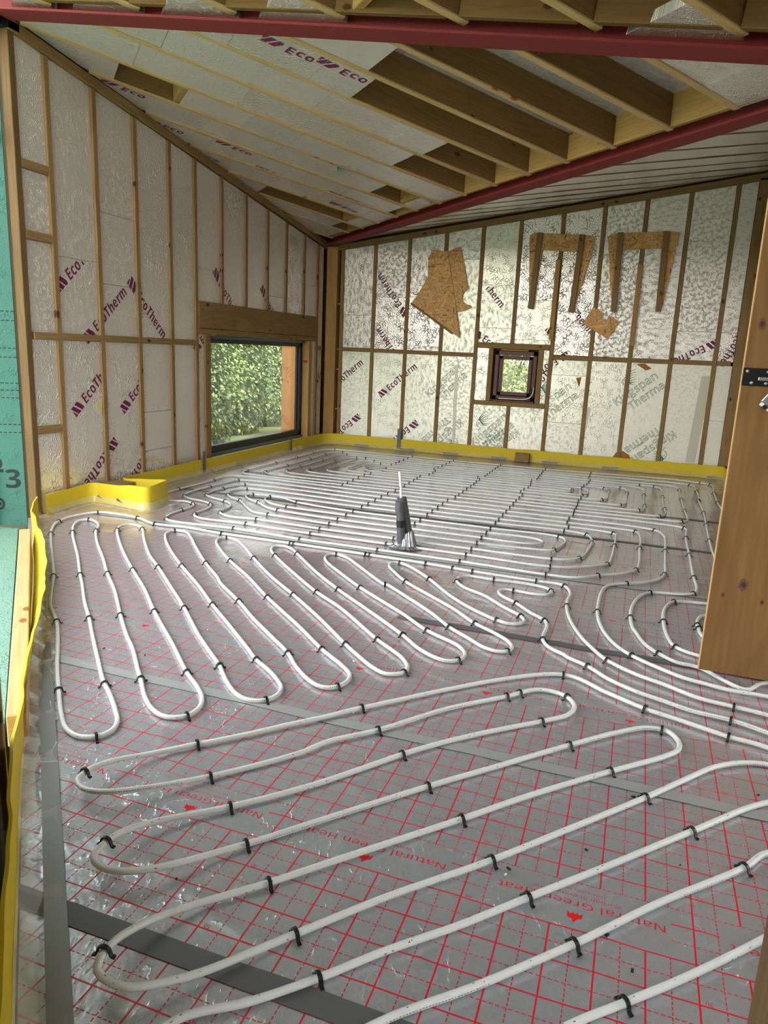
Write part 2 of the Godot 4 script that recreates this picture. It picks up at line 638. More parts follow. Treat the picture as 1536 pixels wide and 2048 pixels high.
# The printed film: a 0.5 m x 1 m repeat of a 10 cm grid with dashed halves, ruler figures and the maker's lettering,
# which reads from the far side of the room.
func film_material() -> StandardMaterial3D:
	var w := 1024
	var h := 2048
	var k := 2048.0
	var base := Color(0.715, 0.725, 0.74)
	var red := Color(0.78, 0.07, 0.15)
	var im := Image.create(w, h, false, Image.FORMAT_RGBA8)
	im.fill(base)
	var r := RandomNumberGenerator.new()
	r.seed = 3
	# faint mottling of the metallised layer
	for i in 3000:
		var t := r.randf_range(-0.03, 0.03)
		im.fill_rect(Rect2i(r.randi() % w, r.randi() % h, r.randi_range(3, 26), r.randi_range(3, 26)), Color(base.r + t, base.g + t, base.b + t))
	var box_u := 0.4
	var box_v0 := 0.37
	var box_v1 := 0.52
	for i in 5:
		var u := int((0.047 + i * 0.1) * k)
		var ud := int((0.097 + i * 0.1) * k) - 2
		for part in [[0.0, box_v0], [box_v1, 1.0]] if 0.047 + i * 0.1 < box_u else [[0.0, 1.0]]:
			im.fill_rect(Rect2i(u - 4, int(part[0] * k), 8, int((part[1] - part[0]) * k)), red)
			var d: float = part[0]
			while d < part[1]:
				im.fill_rect(Rect2i(ud - 2, int(d * k), 5, int(0.0085 * k)), red)
				d += 0.0125
	for j in 10:
		var v := 0.07 + j * 0.1
		var full := v < box_v0 + 0.005 or v > box_v1
		im.fill_rect(Rect2i(0 if full else int(box_u * k), int(v * k) - 4, w, 8), red)
		var vd := 0.02 + j * 0.1
		var d := 0.0 if (vd < box_v0 or vd >= box_v1 - 0.001) else box_u
		while d < 0.5:
			im.fill_rect(Rect2i(int(d * k), int(vd * k) - 2, int(0.0085 * k), 5), red)
			d += 0.0125
		_film_word(im, k, str(10 + j * 10), false, 0.010, 0.0, 0.472, v + 0.012, red)
	_film_word(im, k, "Natural Green Heat", false, 0.021, 0.37, 0.389, 0.459, red)
	_film_word(im, k, "Warmth in every home", false, 0.0095, 0.20, 0.297, 0.480, red)
	_film_word(im, k, "The Heating Shop UK", false, 0.0065, 0.13, 0.262, 0.498, red)
	# the maker's mark: a small winged flame
	var mark := [Vector2(-0.020, 0.012), Vector2(-0.010, 0.006), Vector2(-0.004, 0.012), Vector2(0.0, 0.006), Vector2(0.006, 0.013), Vector2(0.012, 0.006), Vector2(0.021, 0.014), Vector2(0.019, -0.002), Vector2(0.008, -0.007), Vector2(-0.002, -0.019), Vector2(-0.006, -0.008), Vector2(-0.018, -0.006)]
	var tri_ix := Geometry2D.triangulate_polygon(PackedVector2Array(mark))
	var mt := PackedVector2Array()
	for i in tri_ix:
		mt.append(Vector2(0.197 + mark[i].x * 0.85, 0.407 + mark[i].y) * k)
	raster(im, mt, Color(0.82, 0.07, 0.12))
	var orm := Image.create(w / 2, h / 2, false, Image.FORMAT_L8)
	var half := im.duplicate() as Image
	half.resize(w / 2, h / 2, Image.INTERPOLATE_BILINEAR)
	for y in h / 2:
		for x in w / 2:
			var p := half.get_pixel(x, y)
			var g: float = clampf((p.g - 0.2) * 2.0, 0.0, 1.0)
			orm.set_pixel(x, y, Color(g, g, g))
	im.generate_mipmaps()
	var m := flat(Color.WHITE, 0.29, 0.62)
	m.albedo_texture = ImageTexture.create_from_image(im)
	m.metallic_texture = ImageTexture.create_from_image(orm)
	m.metallic_texture_channel = BaseMaterial3D.TEXTURE_CHANNEL_RED
	m.normal_enabled = true
	m.normal_texture = crease_normal(83, 0.014, 8.0, 5.0, 0.10)
	m.normal_scale = 0.75
	m.clearcoat_enabled = true
	m.clearcoat = 0.5
	m.clearcoat_roughness = 0.12
	return m

# white pipe with scuffs and a line of faint print along it
func pipe_material() -> StandardMaterial3D:
	var w := 1024
	var h := 64
	var im := Image.create(w, h, false, Image.FORMAT_RGB8)
	im.fill(Color(0.80, 0.80, 0.78))
	var r := RandomNumberGenerator.new()
	r.seed = 21
	for i in 260:
		var t := r.randf_range(-0.05, 0.03)
		im.fill_rect(Rect2i(r.randi() % w, r.randi() % h, r.randi_range(4, 40), r.randi_range(1, 3)), Color(0.80 + t, 0.80 + t, 0.78 + t))
	for i in 26:
		im.fill_rect(Rect2i(r.randi() % w, r.randi() % h, r.randi_range(1, 6), r.randi_range(1, 3)), Color(0.38, 0.34, 0.28))
	for x in range(300, 760, 7):
		im.fill_rect(Rect2i(x, 10, r.randi_range(2, 5), 3), Color(0.42, 0.43, 0.44))
	var m := flat(Color.WHITE, 0.42)
	m.albedo_texture = ImageTexture.create_from_image(im)
	return m

func _film_word(im: Image, k: float, text: String, bold: bool, cap: float, width: float, u0: float, v0: float, col: Color):
	var out := PackedVector2Array()
	for p in word(text, bold, cap, width):
		out.append(Vector2((u0 - p.x) * k, (v0 - p.y) * k))
	raster(im, out, col)

func make_materials():
	var crisp := crease_normal(11, 0.020, 7.0, 16.0, 0.10)
	var soft := crease_normal(23, 0.035, 4.5, 10.0, 0.14)
	var fine := crease_normal(37, 0.05, 4.0, 9.0, 0.12)
	var silver := Color(0.90, 0.875, 0.85)
	M.foils = [
		foil(silver, 0.24, 0.66, crisp, 1.2, Vector3(1.3, 1.3, 1)),
		foil(silver, 0.27, 0.64, soft, 1.2, Vector3(2.2, 0.9, 1)),
		foil(silver, 0.25, 0.66, fine, 1.2, Vector3(1.5, 1.5, 1)),
		foil(silver, 0.28, 0.62, soft, 1.1, Vector3(1.1, 1.9, 1)),
	]
	# the other maker's boards have a duller facing with a faint green cast
	var dull := Color(0.845, 0.84, 0.775)
	M.pale_foils = [
		foil(dull, 0.34, 0.52, fine, 0.5, Vector3(1.5, 1.7, 1)),
		foil(dull, 0.32, 0.55, crisp, 0.6, Vector3(1.6, 1.6, 1)),
		foil(dull, 0.34, 0.52, soft, 0.5, Vector3(2.2, 1.2, 1)),
	]
	M.pine = wood(101, Color(0.68, 0.54, 0.33), Color(0.58, 0.44, 0.25), Color(0.40, 0.25, 0.12), 6)
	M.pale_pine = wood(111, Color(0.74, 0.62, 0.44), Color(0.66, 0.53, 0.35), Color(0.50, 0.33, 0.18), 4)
	M.stud = wood(202, Color(0.57, 0.46, 0.30), Color(0.48, 0.37, 0.23), Color(0.30, 0.19, 0.10), 9)
	M.dark_stud = wood(303, Color(0.57, 0.46, 0.30), Color(0.48, 0.38, 0.24), Color(0.28, 0.20, 0.11), 8)
	M.brown_stud = wood(313, Color(0.42, 0.33, 0.21), Color(0.34, 0.26, 0.16), Color(0.20, 0.14, 0.08), 10)
	M.joist = wood(404, Color(0.49, 0.37, 0.22), Color(0.41, 0.30, 0.17), Color(0.27, 0.17, 0.09), 5)
	M.ply = wood(505, Color(0.52, 0.39, 0.23), Color(0.43, 0.31, 0.175), Color(0.30, 0.19, 0.10), 3)
	M.ply.uv1_scale = Vector3(0.5, 0.9, 1)
	M.ply_edge = flat(Color(0.78, 0.62, 0.40), 0.8)
	M.osb = strand_board(61)
	M.red_steel = flat(Color(0.46, 0.10, 0.095), 0.75)
	M.film = film_material()
	M.pipe = pipe_material()
	M.black_plastic = flat(Color(0.035, 0.035, 0.04), 0.5)
	M.yellow = flat(Color(0.80, 0.70, 0.11), 0.7)
	M.yellow.backlight_enabled = true
	M.yellow.backlight = Color(0.35, 0.30, 0.04)
	M.clear = flat(Color(0.92, 0.93, 0.93), 0.12)
	M.clear.transparency = BaseMaterial3D.TRANSPARENCY_ALPHA
	M.clear.albedo_color.a = 0.14
	M.patch = flat(Color(0.82, 0.82, 0.82), 0.35, 0.3)
	M.soft_tape = flat(Color(0.50, 0.50, 0.49), 0.4, 0.3)
	M.tape = flat(Color(0.36, 0.36, 0.36), 0.5, 0.2)
	M.foil_tape = foil(Color(0.62, 0.62, 0.63), 0.35, 0.8, crisp, 1.2, Vector3(4, 4, 1))
	M.conduit = flat(Color(0.30, 0.30, 0.31), 0.4)
	M.black_tape = flat(Color(0.03, 0.035, 0.04), 0.4)
	M.white_plastic = flat(Color(0.88, 0.88, 0.84), 0.4)
	M.frame_grey = flat(Color(0.085, 0.10, 0.11), 0.45)
	M.blind_grey = flat(Color(0.42, 0.43, 0.44), 0.5, 0.3)
	M.mahogany = flat(Color(0.31, 0.135, 0.08), 0.5)
	M.cedar = wood(606, Color(0.86, 0.60, 0.32), Color(0.78, 0.50, 0.24), Color(0.35, 0.16, 0.06), 8)
	M.glass = flat(Color(0.94, 0.97, 0.96, 0.06), 0.0)
	M.glass.transparency = BaseMaterial3D.TRANSPARENCY_ALPHA
	M.membrane = foil(Color(0.18, 0.37, 0.32), 0.7, 0.0, soft, 0.5)
	M.pale_membrane = foil(Color(0.40, 0.53, 0.46), 0.7, 0.0, soft, 0.7)
	M.ink = flat(Color(0.05, 0.10, 0.10), 0.8)
	M.purple = flat(Color(0.40, 0.06, 0.27), 0.6)
	M.green_ink = flat(Color(0.10, 0.40, 0.30), 0.6)
	M.grey_green_ink = flat(Color(0.25, 0.44, 0.36), 0.6)
	M.sheathing = flat(Color(0.45, 0.36, 0.25), 0.85)
	M.steel = flat(Color(0.62, 0.62, 0.62), 0.3, 0.9)
	M.black_metal = flat(Color(0.02, 0.025, 0.03), 0.35, 0.4)
	M.foam = flat(Color(0.62, 0.40, 0.16), 0.9)
	M.cream_foam = flat(Color(0.80, 0.72, 0.55), 0.9)
	M.wool = flat(Color(0.55, 0.53, 0.49), 0.95)
	M.soil = flat(Color(0.24, 0.28, 0.15), 0.95)
	M.leaf = flat(Color(1, 1, 1), 0.55)
	M.leaf.vertex_color_use_as_albedo = true
	M.leaf.backlight_enabled = true
	M.leaf.backlight = Color(0.55, 0.6, 0.3)
	M.bark = flat(Color(0.28, 0.23, 0.16), 0.9)
	M.dirt = flat(Color(0.10, 0.09, 0.075), 0.9)
	M.white_paper = flat(Color(0.85, 0.84, 0.80), 0.8)

# ------------------------------------------------------------------ outside
func leaf_mesh(len_: float, wid: float) -> ArrayMesh:
	var mb := MB.new()
	var up := Vector3(0, 1, 0)
	var tip := Vector3(0, -0.01, len_)
	for sg: float in [-1.0, 1.0]:
		var e1 := Vector3(sg * wid * 0.5, 0.006, len_ * 0.32)
		var e2 := Vector3(sg * wid * 0.38, 0.004, len_ * 0.66)
		var nn := Vector3(-sg * 0.25, 1, 0).normalized()
		mb.tri(Vector3.ZERO, e1, Vector3(0, -0.002, len_ * 0.5), nn, nn, nn)
		mb.tri(e1, e2, Vector3(0, -0.002, len_ * 0.5), nn, nn, nn)
		mb.tri(e2, tip, Vector3(0, -0.002, len_ * 0.5), nn, nn, nn)
	return mb.mesh()

func bush(called: String, label: String, c: Vector3, half: Vector3, count: int, leaf: ArrayMesh, dark: Color, light: Color, seed_: int, group: String):
	var r := RandomNumberGenerator.new()
	r.seed = seed_
	var th := thing(called, label, "bush", Vector3(c.x, -0.3, c.z), group)
	var mm := MultiMesh.new()
	mm.transform_format = MultiMesh.TRANSFORM_3D
	mm.use_colors = true
	mm.mesh = leaf
	mm.instance_count = count
	var nz := noise(seed_, 0.9, 3)
	for i in count:
		var d := Vector3(r.randfn(), r.randfn(), r.randfn()).normalized()
		var rad := 1.0 - 0.65 * r.randf() * r.randf() + 0.22 * nz.get_noise_3dv(d * 1.6)
		var p := c + d * half * rad
		p.y = maxf(p.y, -0.25 + r.randf() * 0.2)
		var fwd := (d + Vector3(r.randfn() * 0.6, r.randfn() * 0.5 - 0.4, r.randfn() * 0.6)).normalized()
		var b := Basis.looking_at(-fwd, (Vector3.UP + d * 0.8 + Vector3(r.randfn(), r.randfn(), r.randfn()) * 0.35).normalized())
		var sc := r.randf_range(0.6, 1.25)
		mm.set_instance_transform(i, Transform3D(b.scaled(Vector3.ONE * sc), p - th.position))
		mm.set_instance_color(i, dark.lerp(light, clampf(r.randf() * 0.8 + 0.3 * nz.get_noise_3dv(p * 2.0) + 0.1, 0.0, 1.0)))
	var mi := MultiMeshInstance3D.new()
	mi.name = "foliage"
	mi.multimesh = mm
	mi.material_override = M.leaf
	mi.set_meta("kind", "stuff")
	th.add_child(mi)
	for k in 5:
		var a := r.randf() * TAU
		var pts := PackedVector3Array()
		for q in 6:
			var f := q / 5.0
			pts.append(Vector3(c.x + cos(a + f) * half.x * 0.6 * f, -0.3 + f * (c.y + half.y * 0.7), c.z + sin(a + f) * half.z * 0.6 * f))
		obj("branch", tube(pts, 0.012, 6), M.bark, th)

func build_ground_and_plants():
	var g := structure("ground", "bare earth and rough grass round the building", "ground")
	obj("earth", box_at(Vector3(-40, -0.6, -40), Vector3(40, -0.3, 40), 0.0), M.soil, g)
	var leaf := leaf_mesh(0.066, 0.046)
	var small := leaf_mesh(0.045, 0.03)
	var zs := [-5.6, -7.3, -9.0, -10.8, -12.6, -14.6]
	for i in zs.size():
		var x: float = -5.75 - 0.35 * i - (i % 2) * 0.15
		bush("hedge_bush", ["broad leaved green bush nearest the threshold outside the large window", "broad leaved green bush outside the middle of the large window", "tall leafy bush beside the cedar reveal of the large window", "leafy bush outside past the room corner", "far leafy bush in the hedge row", "last leafy bush in the hedge row"][i], Vector3(x, 1.0, zs[i]), Vector3(0.95, 1.9, 1.2), 20000, leaf, Color(0.03, 0.065, 0.02), Color(0.17, 0.26, 0.08), 900 + i, "bushes outside the large window")
	for i in 3:
		bush("sunny_bush", ["bright yellow green bush seen through the small brown window", "bright small leaved bush just past the small window", "bright small leaved bush before the bushes by the room corner"][i], Vector3(-2.0 + (i if i < 2 else -1) * 2.25, 1.0, -10.9), Vector3(1.1, 1.9, 0.9), 26000, small, Color(0.08, 0.13, 0.025), Color(0.36, 0.44, 0.13), 950 + i, "bushes outside the small window")

# ------------------------------------------------------------------ floor
func build_floor():
	var fl := structure("floor", "silver foil film with a red printed grid over insulation boards", "floor")
	var slab := PackedVector2Array([Vector2(-3.95, 3.95), Vector2(-0.25, 0.25), Vector2(0.6, -0.6), Vector2(2.5, -0.6), Vector2(2.5, 8.7), Vector2(-3.95, 8.7)])
	var mb := MB.new()
	mb.slab(slab, Vector3(0, -0.012, 0), Vector3.RIGHT, Vector3.FORWARD, Vector3.UP, 0.2)
	obj("insulation_base", mb.mesh(), M.wool, fl)
	var joints := [0.5, -0.04, -1.04, -2.03, -3.03, -4.01, -5.06, -6.1, -7.1, -8.1, -8.6]
	var shift := [0.0, 0.1, 0.0, 0.1, 0.0, 0.03, 0.1, 0.0, 0.06, 0.0]
	var big := noise(71, 0.9, 2)
	var mid := noise(72, 3.0, 2)
	var crease := noise(73, 2.2, 2, true)
	crease.domain_warp_enabled = true
	crease.domain_warp_amplitude = 0.35
	for i in joints.size() - 1:
		var z0: float = joints[i]
		var z1: float = joints[i + 1] - 0.03
		if i < 1:
			continue
		var nz := maxi(4, ceili((z0 - z1) / 0.022))
		var verts := PackedVector3Array()
		var norms := PackedVector3Array()
		var uvs := PackedVector2Array()
		var idx := PackedInt32Array()
		var nx := 240
		for a in nz + 1:
			var z := lerpf(z0, z1, float(a) / nz)
			var xl := maxf(-3.8, z - 0.13)
			for b in nx + 1:
				var x := lerpf(xl, 2.3, float(b) / nx)
				verts.append(Vector3(x, _film_y(big, mid, crease, x, z) - 0.0003 * i, z))
				var e := 0.01
				var hx := _film_y(big, mid, crease, x + e, z) - _film_y(big, mid, crease, x - e, z)
				var hz := _film_y(big, mid, crease, x, z + e) - _film_y(big, mid, crease, x, z - e)
				norms.append(Vector3(-hx / (2 * e), 1, -hz / (2 * e)).normalized())
				uvs.append(Vector2((x + 0.205 - shift[i]) / 0.5, (z0 - z)))
		for a in nz:
			for b in nx:
				var q := a * (nx + 1) + b
				idx.append_array([q, q + nx + 1, q + 1, q + 1, q + nx + 1, q + nx + 2])
		for k in range(0, idx.size(), 3):
			var t := idx[k + 1]
			if (verts[idx[k + 1]] - verts[idx[k]]).cross(verts[idx[k + 2]] - verts[idx[k]]).y > 0.0:
				idx[k + 1] = idx[k + 2]
				idx[k + 2] = t
		var arr := []
		arr.resize(Mesh.ARRAY_MAX)
		arr[Mesh.ARRAY_VERTEX] = verts
		arr[Mesh.ARRAY_NORMAL] = norms
		arr[Mesh.ARRAY_TEX_UV] = uvs
		arr[Mesh.ARRAY_INDEX] = idx
		var m := ArrayMesh.new()
		m.add_surface_from_arrays(Mesh.PRIMITIVE_TRIANGLES, arr)
		obj("film_sheet", m, M.film, fl)

func _film_y(big: FastNoiseLite, mid: FastNoiseLite, crease: FastNoiseLite, x: float, z: float) -> float:
	var c := maxf(0.0, crease.get_noise_2d(x, z) - 0.25)
	return big.get_noise_2d(x, z) * 0.0035 + mid.get_noise_2d(x, z) * 0.0012 + c * c * 0.006

# ------------------------------------------------------------------ walls
func left_top(z: float) -> float:
	return roof_y(0, (LEFT_X - z) / R2) - 0.07

func far_top(x: float) -> float:
	return 2.383 + 0.1437 * (x + 3.631)

func eco_mark(h: float) -> PackedVector2Array:
	var out := PackedVector2Array()
	for poly in [[Vector2(0, 1), Vector2(0.42, 1), Vector2(0.86, 0), Vector2(0.44, 0)], [Vector2(0.58, 1), Vector2(1.02, 1), Vector2(1.36, 0.3), Vector2(1.36, 0), Vector2(1.02, 0)], [Vector2(0, 0.72), Vector2(0.32, 0), Vector2(0, 0)]]:
		for p in fan(poly):
			out.append(p * h)
	return out

# the purple board print: mark and word; `at` is where the E stands on its baseline
func eco(face: Dictionary, at: Vector2, deg: float, only := Rect2(-1e3, -1e3, 2e3, 2e3), cap := 0.08):
	var t := word("EcoTherm", true, cap, cap * 5.7)
	for p in eco_mark(cap):
		t.append(p - Vector2(cap * 1.75, 0))
	print_on(face, moved(t, at, deg_to_rad(deg)), M.purple, only)

func stroke(out: PackedVector2Array, pts: Array, w0: float, w1: float):
	for i in pts.size() - 1:
		var a: Vector2 = pts[i]
		var b: Vector2 = pts[i + 1]
		var nrm := (b - a).normalized().orthogonal()
		var wa := lerpf(w0, w1, float(i) / (pts.size() - 1))
		var wb := lerpf(w0, w1, float(i + 1) / (pts.size() - 1))
		var q := [a + nrm * wa, a - nrm * wa, b - nrm * wb, b + nrm * wb]
		out.append_array([q[0], q[1], q[2], q[0], q[2], q[3]])

# the green lion's head: swept mane over a small face
func lion(k: float) -> PackedVector2Array:
	var out := PackedVector2Array()
	for i in 7:
		var a0 := Vector2(0.22 + 0.03 * i, 0.58 - 0.05 * i)
		var pts := []
		for q in 6:
			var f := q / 5.0
			pts.append((a0 + Vector2(f * (0.75 - 0.05 * i), (0.42 - 0.11 * i) * sin(f * 1.9) + 0.05 * f)) * k)
		stroke(out, pts, 0.035 * k, 0.004 * k)
	stroke(out, [Vector2(0.2, 0.6) * k, Vector2(0.05, 0.42) * k, Vector2(0.0, 0.3) * k, Vector2(0.1, 0.26) * k, Vector2(0.03, 0.16) * k, Vector2(0.16, 0.12) * k, Vector2(0.2, 0.0) * k, Vector2(0.38, 0.02) * k], 0.016 * k, 0.012 * k)
	stroke(out, [Vector2(0.14, 0.4) * k, Vector2(0.3, 0.38) * k], 0.02 * k, 0.008 * k)
	stroke(out, [Vector2(0.4, 0.1) * k, Vector2(0.55, 0.2) * k, Vector2(0.85, 0.22) * k], 0.016 * k, 0.004 * k)
	stroke(out, [Vector2(0.24, -0.02) * k, Vector2(0.05, -0.14) * k, Vector2(0.3, -0.12) * k], 0.014 * k, 0.006 * k)
	return out

# outlined green print: word outlines drawn as thin strokes along the glyph edges
func outlined(text: String, cap: float, width: float) -> PackedVector2Array:
	var tris := word(text, false, cap, width)
	var seen := {}
	for i in range(0, tris.size(), 3):
		for e in 3:
			var a := tris[i + e].snapped(Vector2(0.0002, 0.0002))
			var b := tris[i + (e + 1) % 3].snapped(Vector2(0.0002, 0.0002))
			var key := [a, b] if a < b else [b, a]
			seen[key] = seen.get(key, 0) + 1
	var out := PackedVector2Array()
	for key in seen:
		if seen[key] == 1:
			stroke(out, [key[0], key[1]], cap * 0.028, cap * 0.028)
	return out

func kingspan(face: Dictionary, at: Vector2, deg: float, with_lion := true):
	print_on(face, moved(outlined("Kingspan", 0.085, 0.52), at, deg_to_rad(deg)), M.grey_green_ink)
	print_on(face, moved(outlined("Therma", 0.085, 0.42), at + Vector2(0.10, -0.13).rotated(deg_to_rad(deg)), deg_to_rad(deg)), M.grey_green_ink)
	if with_lion:
		print_on(face, moved(lion(0.17), at + Vector2(0.16, 0.14).rotated(deg_to_rad(deg)), deg_to_rad(deg - 30.0)), M.green_ink)

func build_left_wall():
	var wl := structure("wall_left", "timber stud wall with silver foil insulation boards and the large window", "wall")
	var face := {"node": wl, "o": Vector3(LEFT_X - 0.014, 0, 0), "ex": Vector3(0, 0, -1), "ey": Vector3.UP, "n": Vector3.RIGHT, "boards": []}
	var xc := LEFT_X - 0.05
	var sd := 0.1
	# corner post by the opening, studs, plates
	timber("post", wl, Vector3(LEFT_X - 0.035, -0.1, -3.807), Vector3(LEFT_X - 0.035, 3.0, -3.807), 0.05, 0.07, Vector3.BACK, M.brown_stud)
	for z: float in [-4.079, -4.508, -4.943, -5.37, -5.736, -8.302]:
		timber("stud", wl, Vector3(xc, -0.1, z), Vector3(xc, left_top(z), z), 0.044, sd, Vector3.BACK, M.stud)
	for z: float in [-6.164, -6.606, -7.047, -7.473, -7.927]:
		timber("stud", wl, Vector3(xc, 1.571, z), Vector3(xc, left_top(z), z), 0.044, sd, Vector3.BACK, M.stud)
	var a := Vector3(xc, left_top(-3.785) + 0.034, -3.785)
	var b := Vector3(xc, left_top(-8.66) + 0.034, -8.66)
	timber("top_plate", wl, a, b, 0.066, sd + 0.02, Vector3.UP, M.stud)
	timber("sole_plate", wl, Vector3(xc, -0.07, -3.785), Vector3(xc, -0.07, -8.66), 0.06, sd, Vector3.UP, M.stud)
	timber("lintel", wl, Vector3(xc + 0.004, 1.452, -5.762), Vector3(xc + 0.004, 1.452, -8.28), 0.236, sd, Vector3.UP, M.stud)
	timber("lintel_plate", wl, Vector3(xc, 1.306, -5.762), Vector3(xc, 1.306, -8.28), 0.05, sd, Vector3.UP, M.stud)
	timber("trimmer", wl, Vector3(xc, 0.06, -5.907), Vector3(xc, 1.28, -5.907), 0.09, sd, Vector3.BACK, M.stud)
	timber("trimmer", wl, Vector3(xc - 0.02, 0.06, -8.12), Vector3(xc - 0.02, 1.28, -8.12), 0.08, sd + 0.04, Vector3.BACK, M.pine)
	timber("window_sill_plate", wl, Vector3(xc, 0.085, -5.87), Vector3(xc, 0.085, -8.16), 0.06, sd, Vector3.UP, M.stud)
	# noggins between studs
	var zs := [-3.832, -4.079, -4.508, -4.943, -5.37, -5.736]
	for i in 5:
		timber("noggin", wl, Vector3(xc, 1.202, zs[i] - 0.022), Vector3(xc, 1.202, zs[i + 1] + 0.022), 0.045, sd, Vector3.UP, M.stud)
	timber("noggin", wl, Vector3(xc, 1.202, -8.324), Vector3(xc, 1.202, -8.47), 0.045, sd, Vector3.UP, M.stud)
	for y: float in [2.261, 1.836, 0.571]:
		timber("noggin", wl, Vector3(xc, y, -3.834), Vector3(xc, y, -4.057), 0.055, sd, Vector3.UP, M.stud)
	# foil boards in the bays; a = -z
	var g := 0.024
	var th := 0.075
	for c in [[-0.08, 0.543], [0.6, 1.178], [1.226, 1.807], [1.865, 2.232], [2.29, -1.0]]:
		_left_board(face, 3.836, 4.079 - g, c[0], c[1], th)
	var cuts := [[1.74], [1.6, 2.1], [], []]
	for i in range(1, 5):
		var a0: float = -zs[i] + g
		var a1: float = -zs[i + 1] - g
		if i == 3:
			_left_board(face, a0, a1, -0.08, 0.3, th)
			_left_board(face, a0, a1, 0.304, 0.62, th)
			_left_board(face, a0, a1, 0.623, 1.178, th)
		else:
			_left_board(face, a0, a1, -0.08, 1.178, th)
		var y0 := 1.226
		for cy: float in cuts[i - 1]:
			_left_board(face, a0, a1, y0, cy - 0.0015, th)
			y0 = cy + 0.0015
		_left_board(face, a0, a1, y0, -1.0, th)
	_left_board(face, 5.736 + g, 5.861, 0.0, 1.28, th)
	_left_board(face, 8.162, 8.302 - g, -0.08, 1.28, th)
	_left_board(face, 8.302 + g, 8.47, -0.08, 1.178, th)
	_left_board(face, 8.302 + g, 8.47, 1.226, -1.0, th)
	var us := [5.736, 6.164, 6.606, 7.047, 7.473, 7.927, 8.302]
	for i in 6:
		if i == 0:
			_left_board(face, us[i] + g, us[i + 1] - g, 1.572, 1.86, th)
			_left_board(face, us[i] + g, us[i + 1] - g, 1.863, -1.0, th)
		elif i in [3, 5]:
			_left_board(face, us[i] + g, us[i + 1] - g, 1.572, 1.72 + 0.1 * (i - 3), th)
			_left_board(face, us[i] + g, us[i + 1] - g, 1.723 + 0.1 * (i - 3), -1.0, th)
		else:
			_left_board(face, us[i] + g, us[i + 1] - g, 1.572, -1.0, th)
	_left_board(face, 5.96, 8.07, -0.08, 0.053, th)
	# outer sheathing round the window
	for q in [[3.835, 5.94, -0.3, 3.2], [8.10, 8.8, -0.3, 3.2], [5.94, 8.10, 1.28, 3.2], [5.94, 8.10, -0.3, 0.06]]:
		obj("sheathing", box_at(Vector3(LEFT_X - 0.16, q[2], -q[1]), Vector3(LEFT_X - 0.105, q[3], -q[0]), 0.0), M.sheathing, wl)
	# board print
	var P := func(u: float, v: float) -> Vector2:
		var p := on_left(u, v)
		return Vector2(-p.z, p.y)
	var e1: Vector2 = P.call(145, 561)
	eco(face, e1, 41.0, Rect2(4.0, 1.3, 0.5, 0.43))
	eco(face, P.call(199, 664), 41.0)
	eco(face, P.call(275, 594), -44.0)
	eco(face, P.call(176, 808), 41.0, Rect2(4.0, 0.0, 0.5, 1.2))
	eco(face, P.call(269, 804), 41.0, Rect2(4.5, 0.3, 0.45, 0.9))
	eco(face, P.call(213, 900), 221.0)
	eco(face, P.call(292, 905), 221.0, Rect2(4.5, -0.1, 0.45, 0.4))
	eco(face, P.call(409, 690), 41.0)
	eco(face, P.call(532, 600), -44.0)
	eco(face, P.call(440, 570), -44.0)
	eco(face, P.call(641, 760), 41.0)
	# where the facing is torn the pale foam core shows
	var mb := MB.new()
	var tp := PackedVector2Array()
	for q in [[195, 810], [207, 797], [207, 822], [201, 830]]:
		tp.append(P.call(q[0], q[1]))
	mb.slab(tp, Vector3(LEFT_X - 0.0125, 0, 0), Vector3(0, 0, -1), Vector3.UP, Vector3.RIGHT, 0.002)
	obj("torn_facing", mb.mesh(), M.cream_foam, wl)
	var t0 := on_left(296, 925)
	var t1 := on_left(319, 912)
	obj("torn_facing", box_at(Vector3(LEFT_X - 0.018, t0.y, t1.z), Vector3(LEFT_X - 0.0125, t1.y, t0.z), 0.0), M.cream_foam, wl)

func _left_board(face: Dictionary, a0: float, a1: float, y0: float, y1: float, th: float):
	var poly: PackedVector2Array
	if y1 < -0.5:
		poly = PackedVector2Array([Vector2(a0, y0), Vector2(a1, y0), Vector2(a1, left_top(-a1)), Vector2(a0, left_top(-a0))])
	else:
		poly = rect(a0, y0, a1, y1)
	board(face, poly, th, M.foils[rng.randi() % 4])

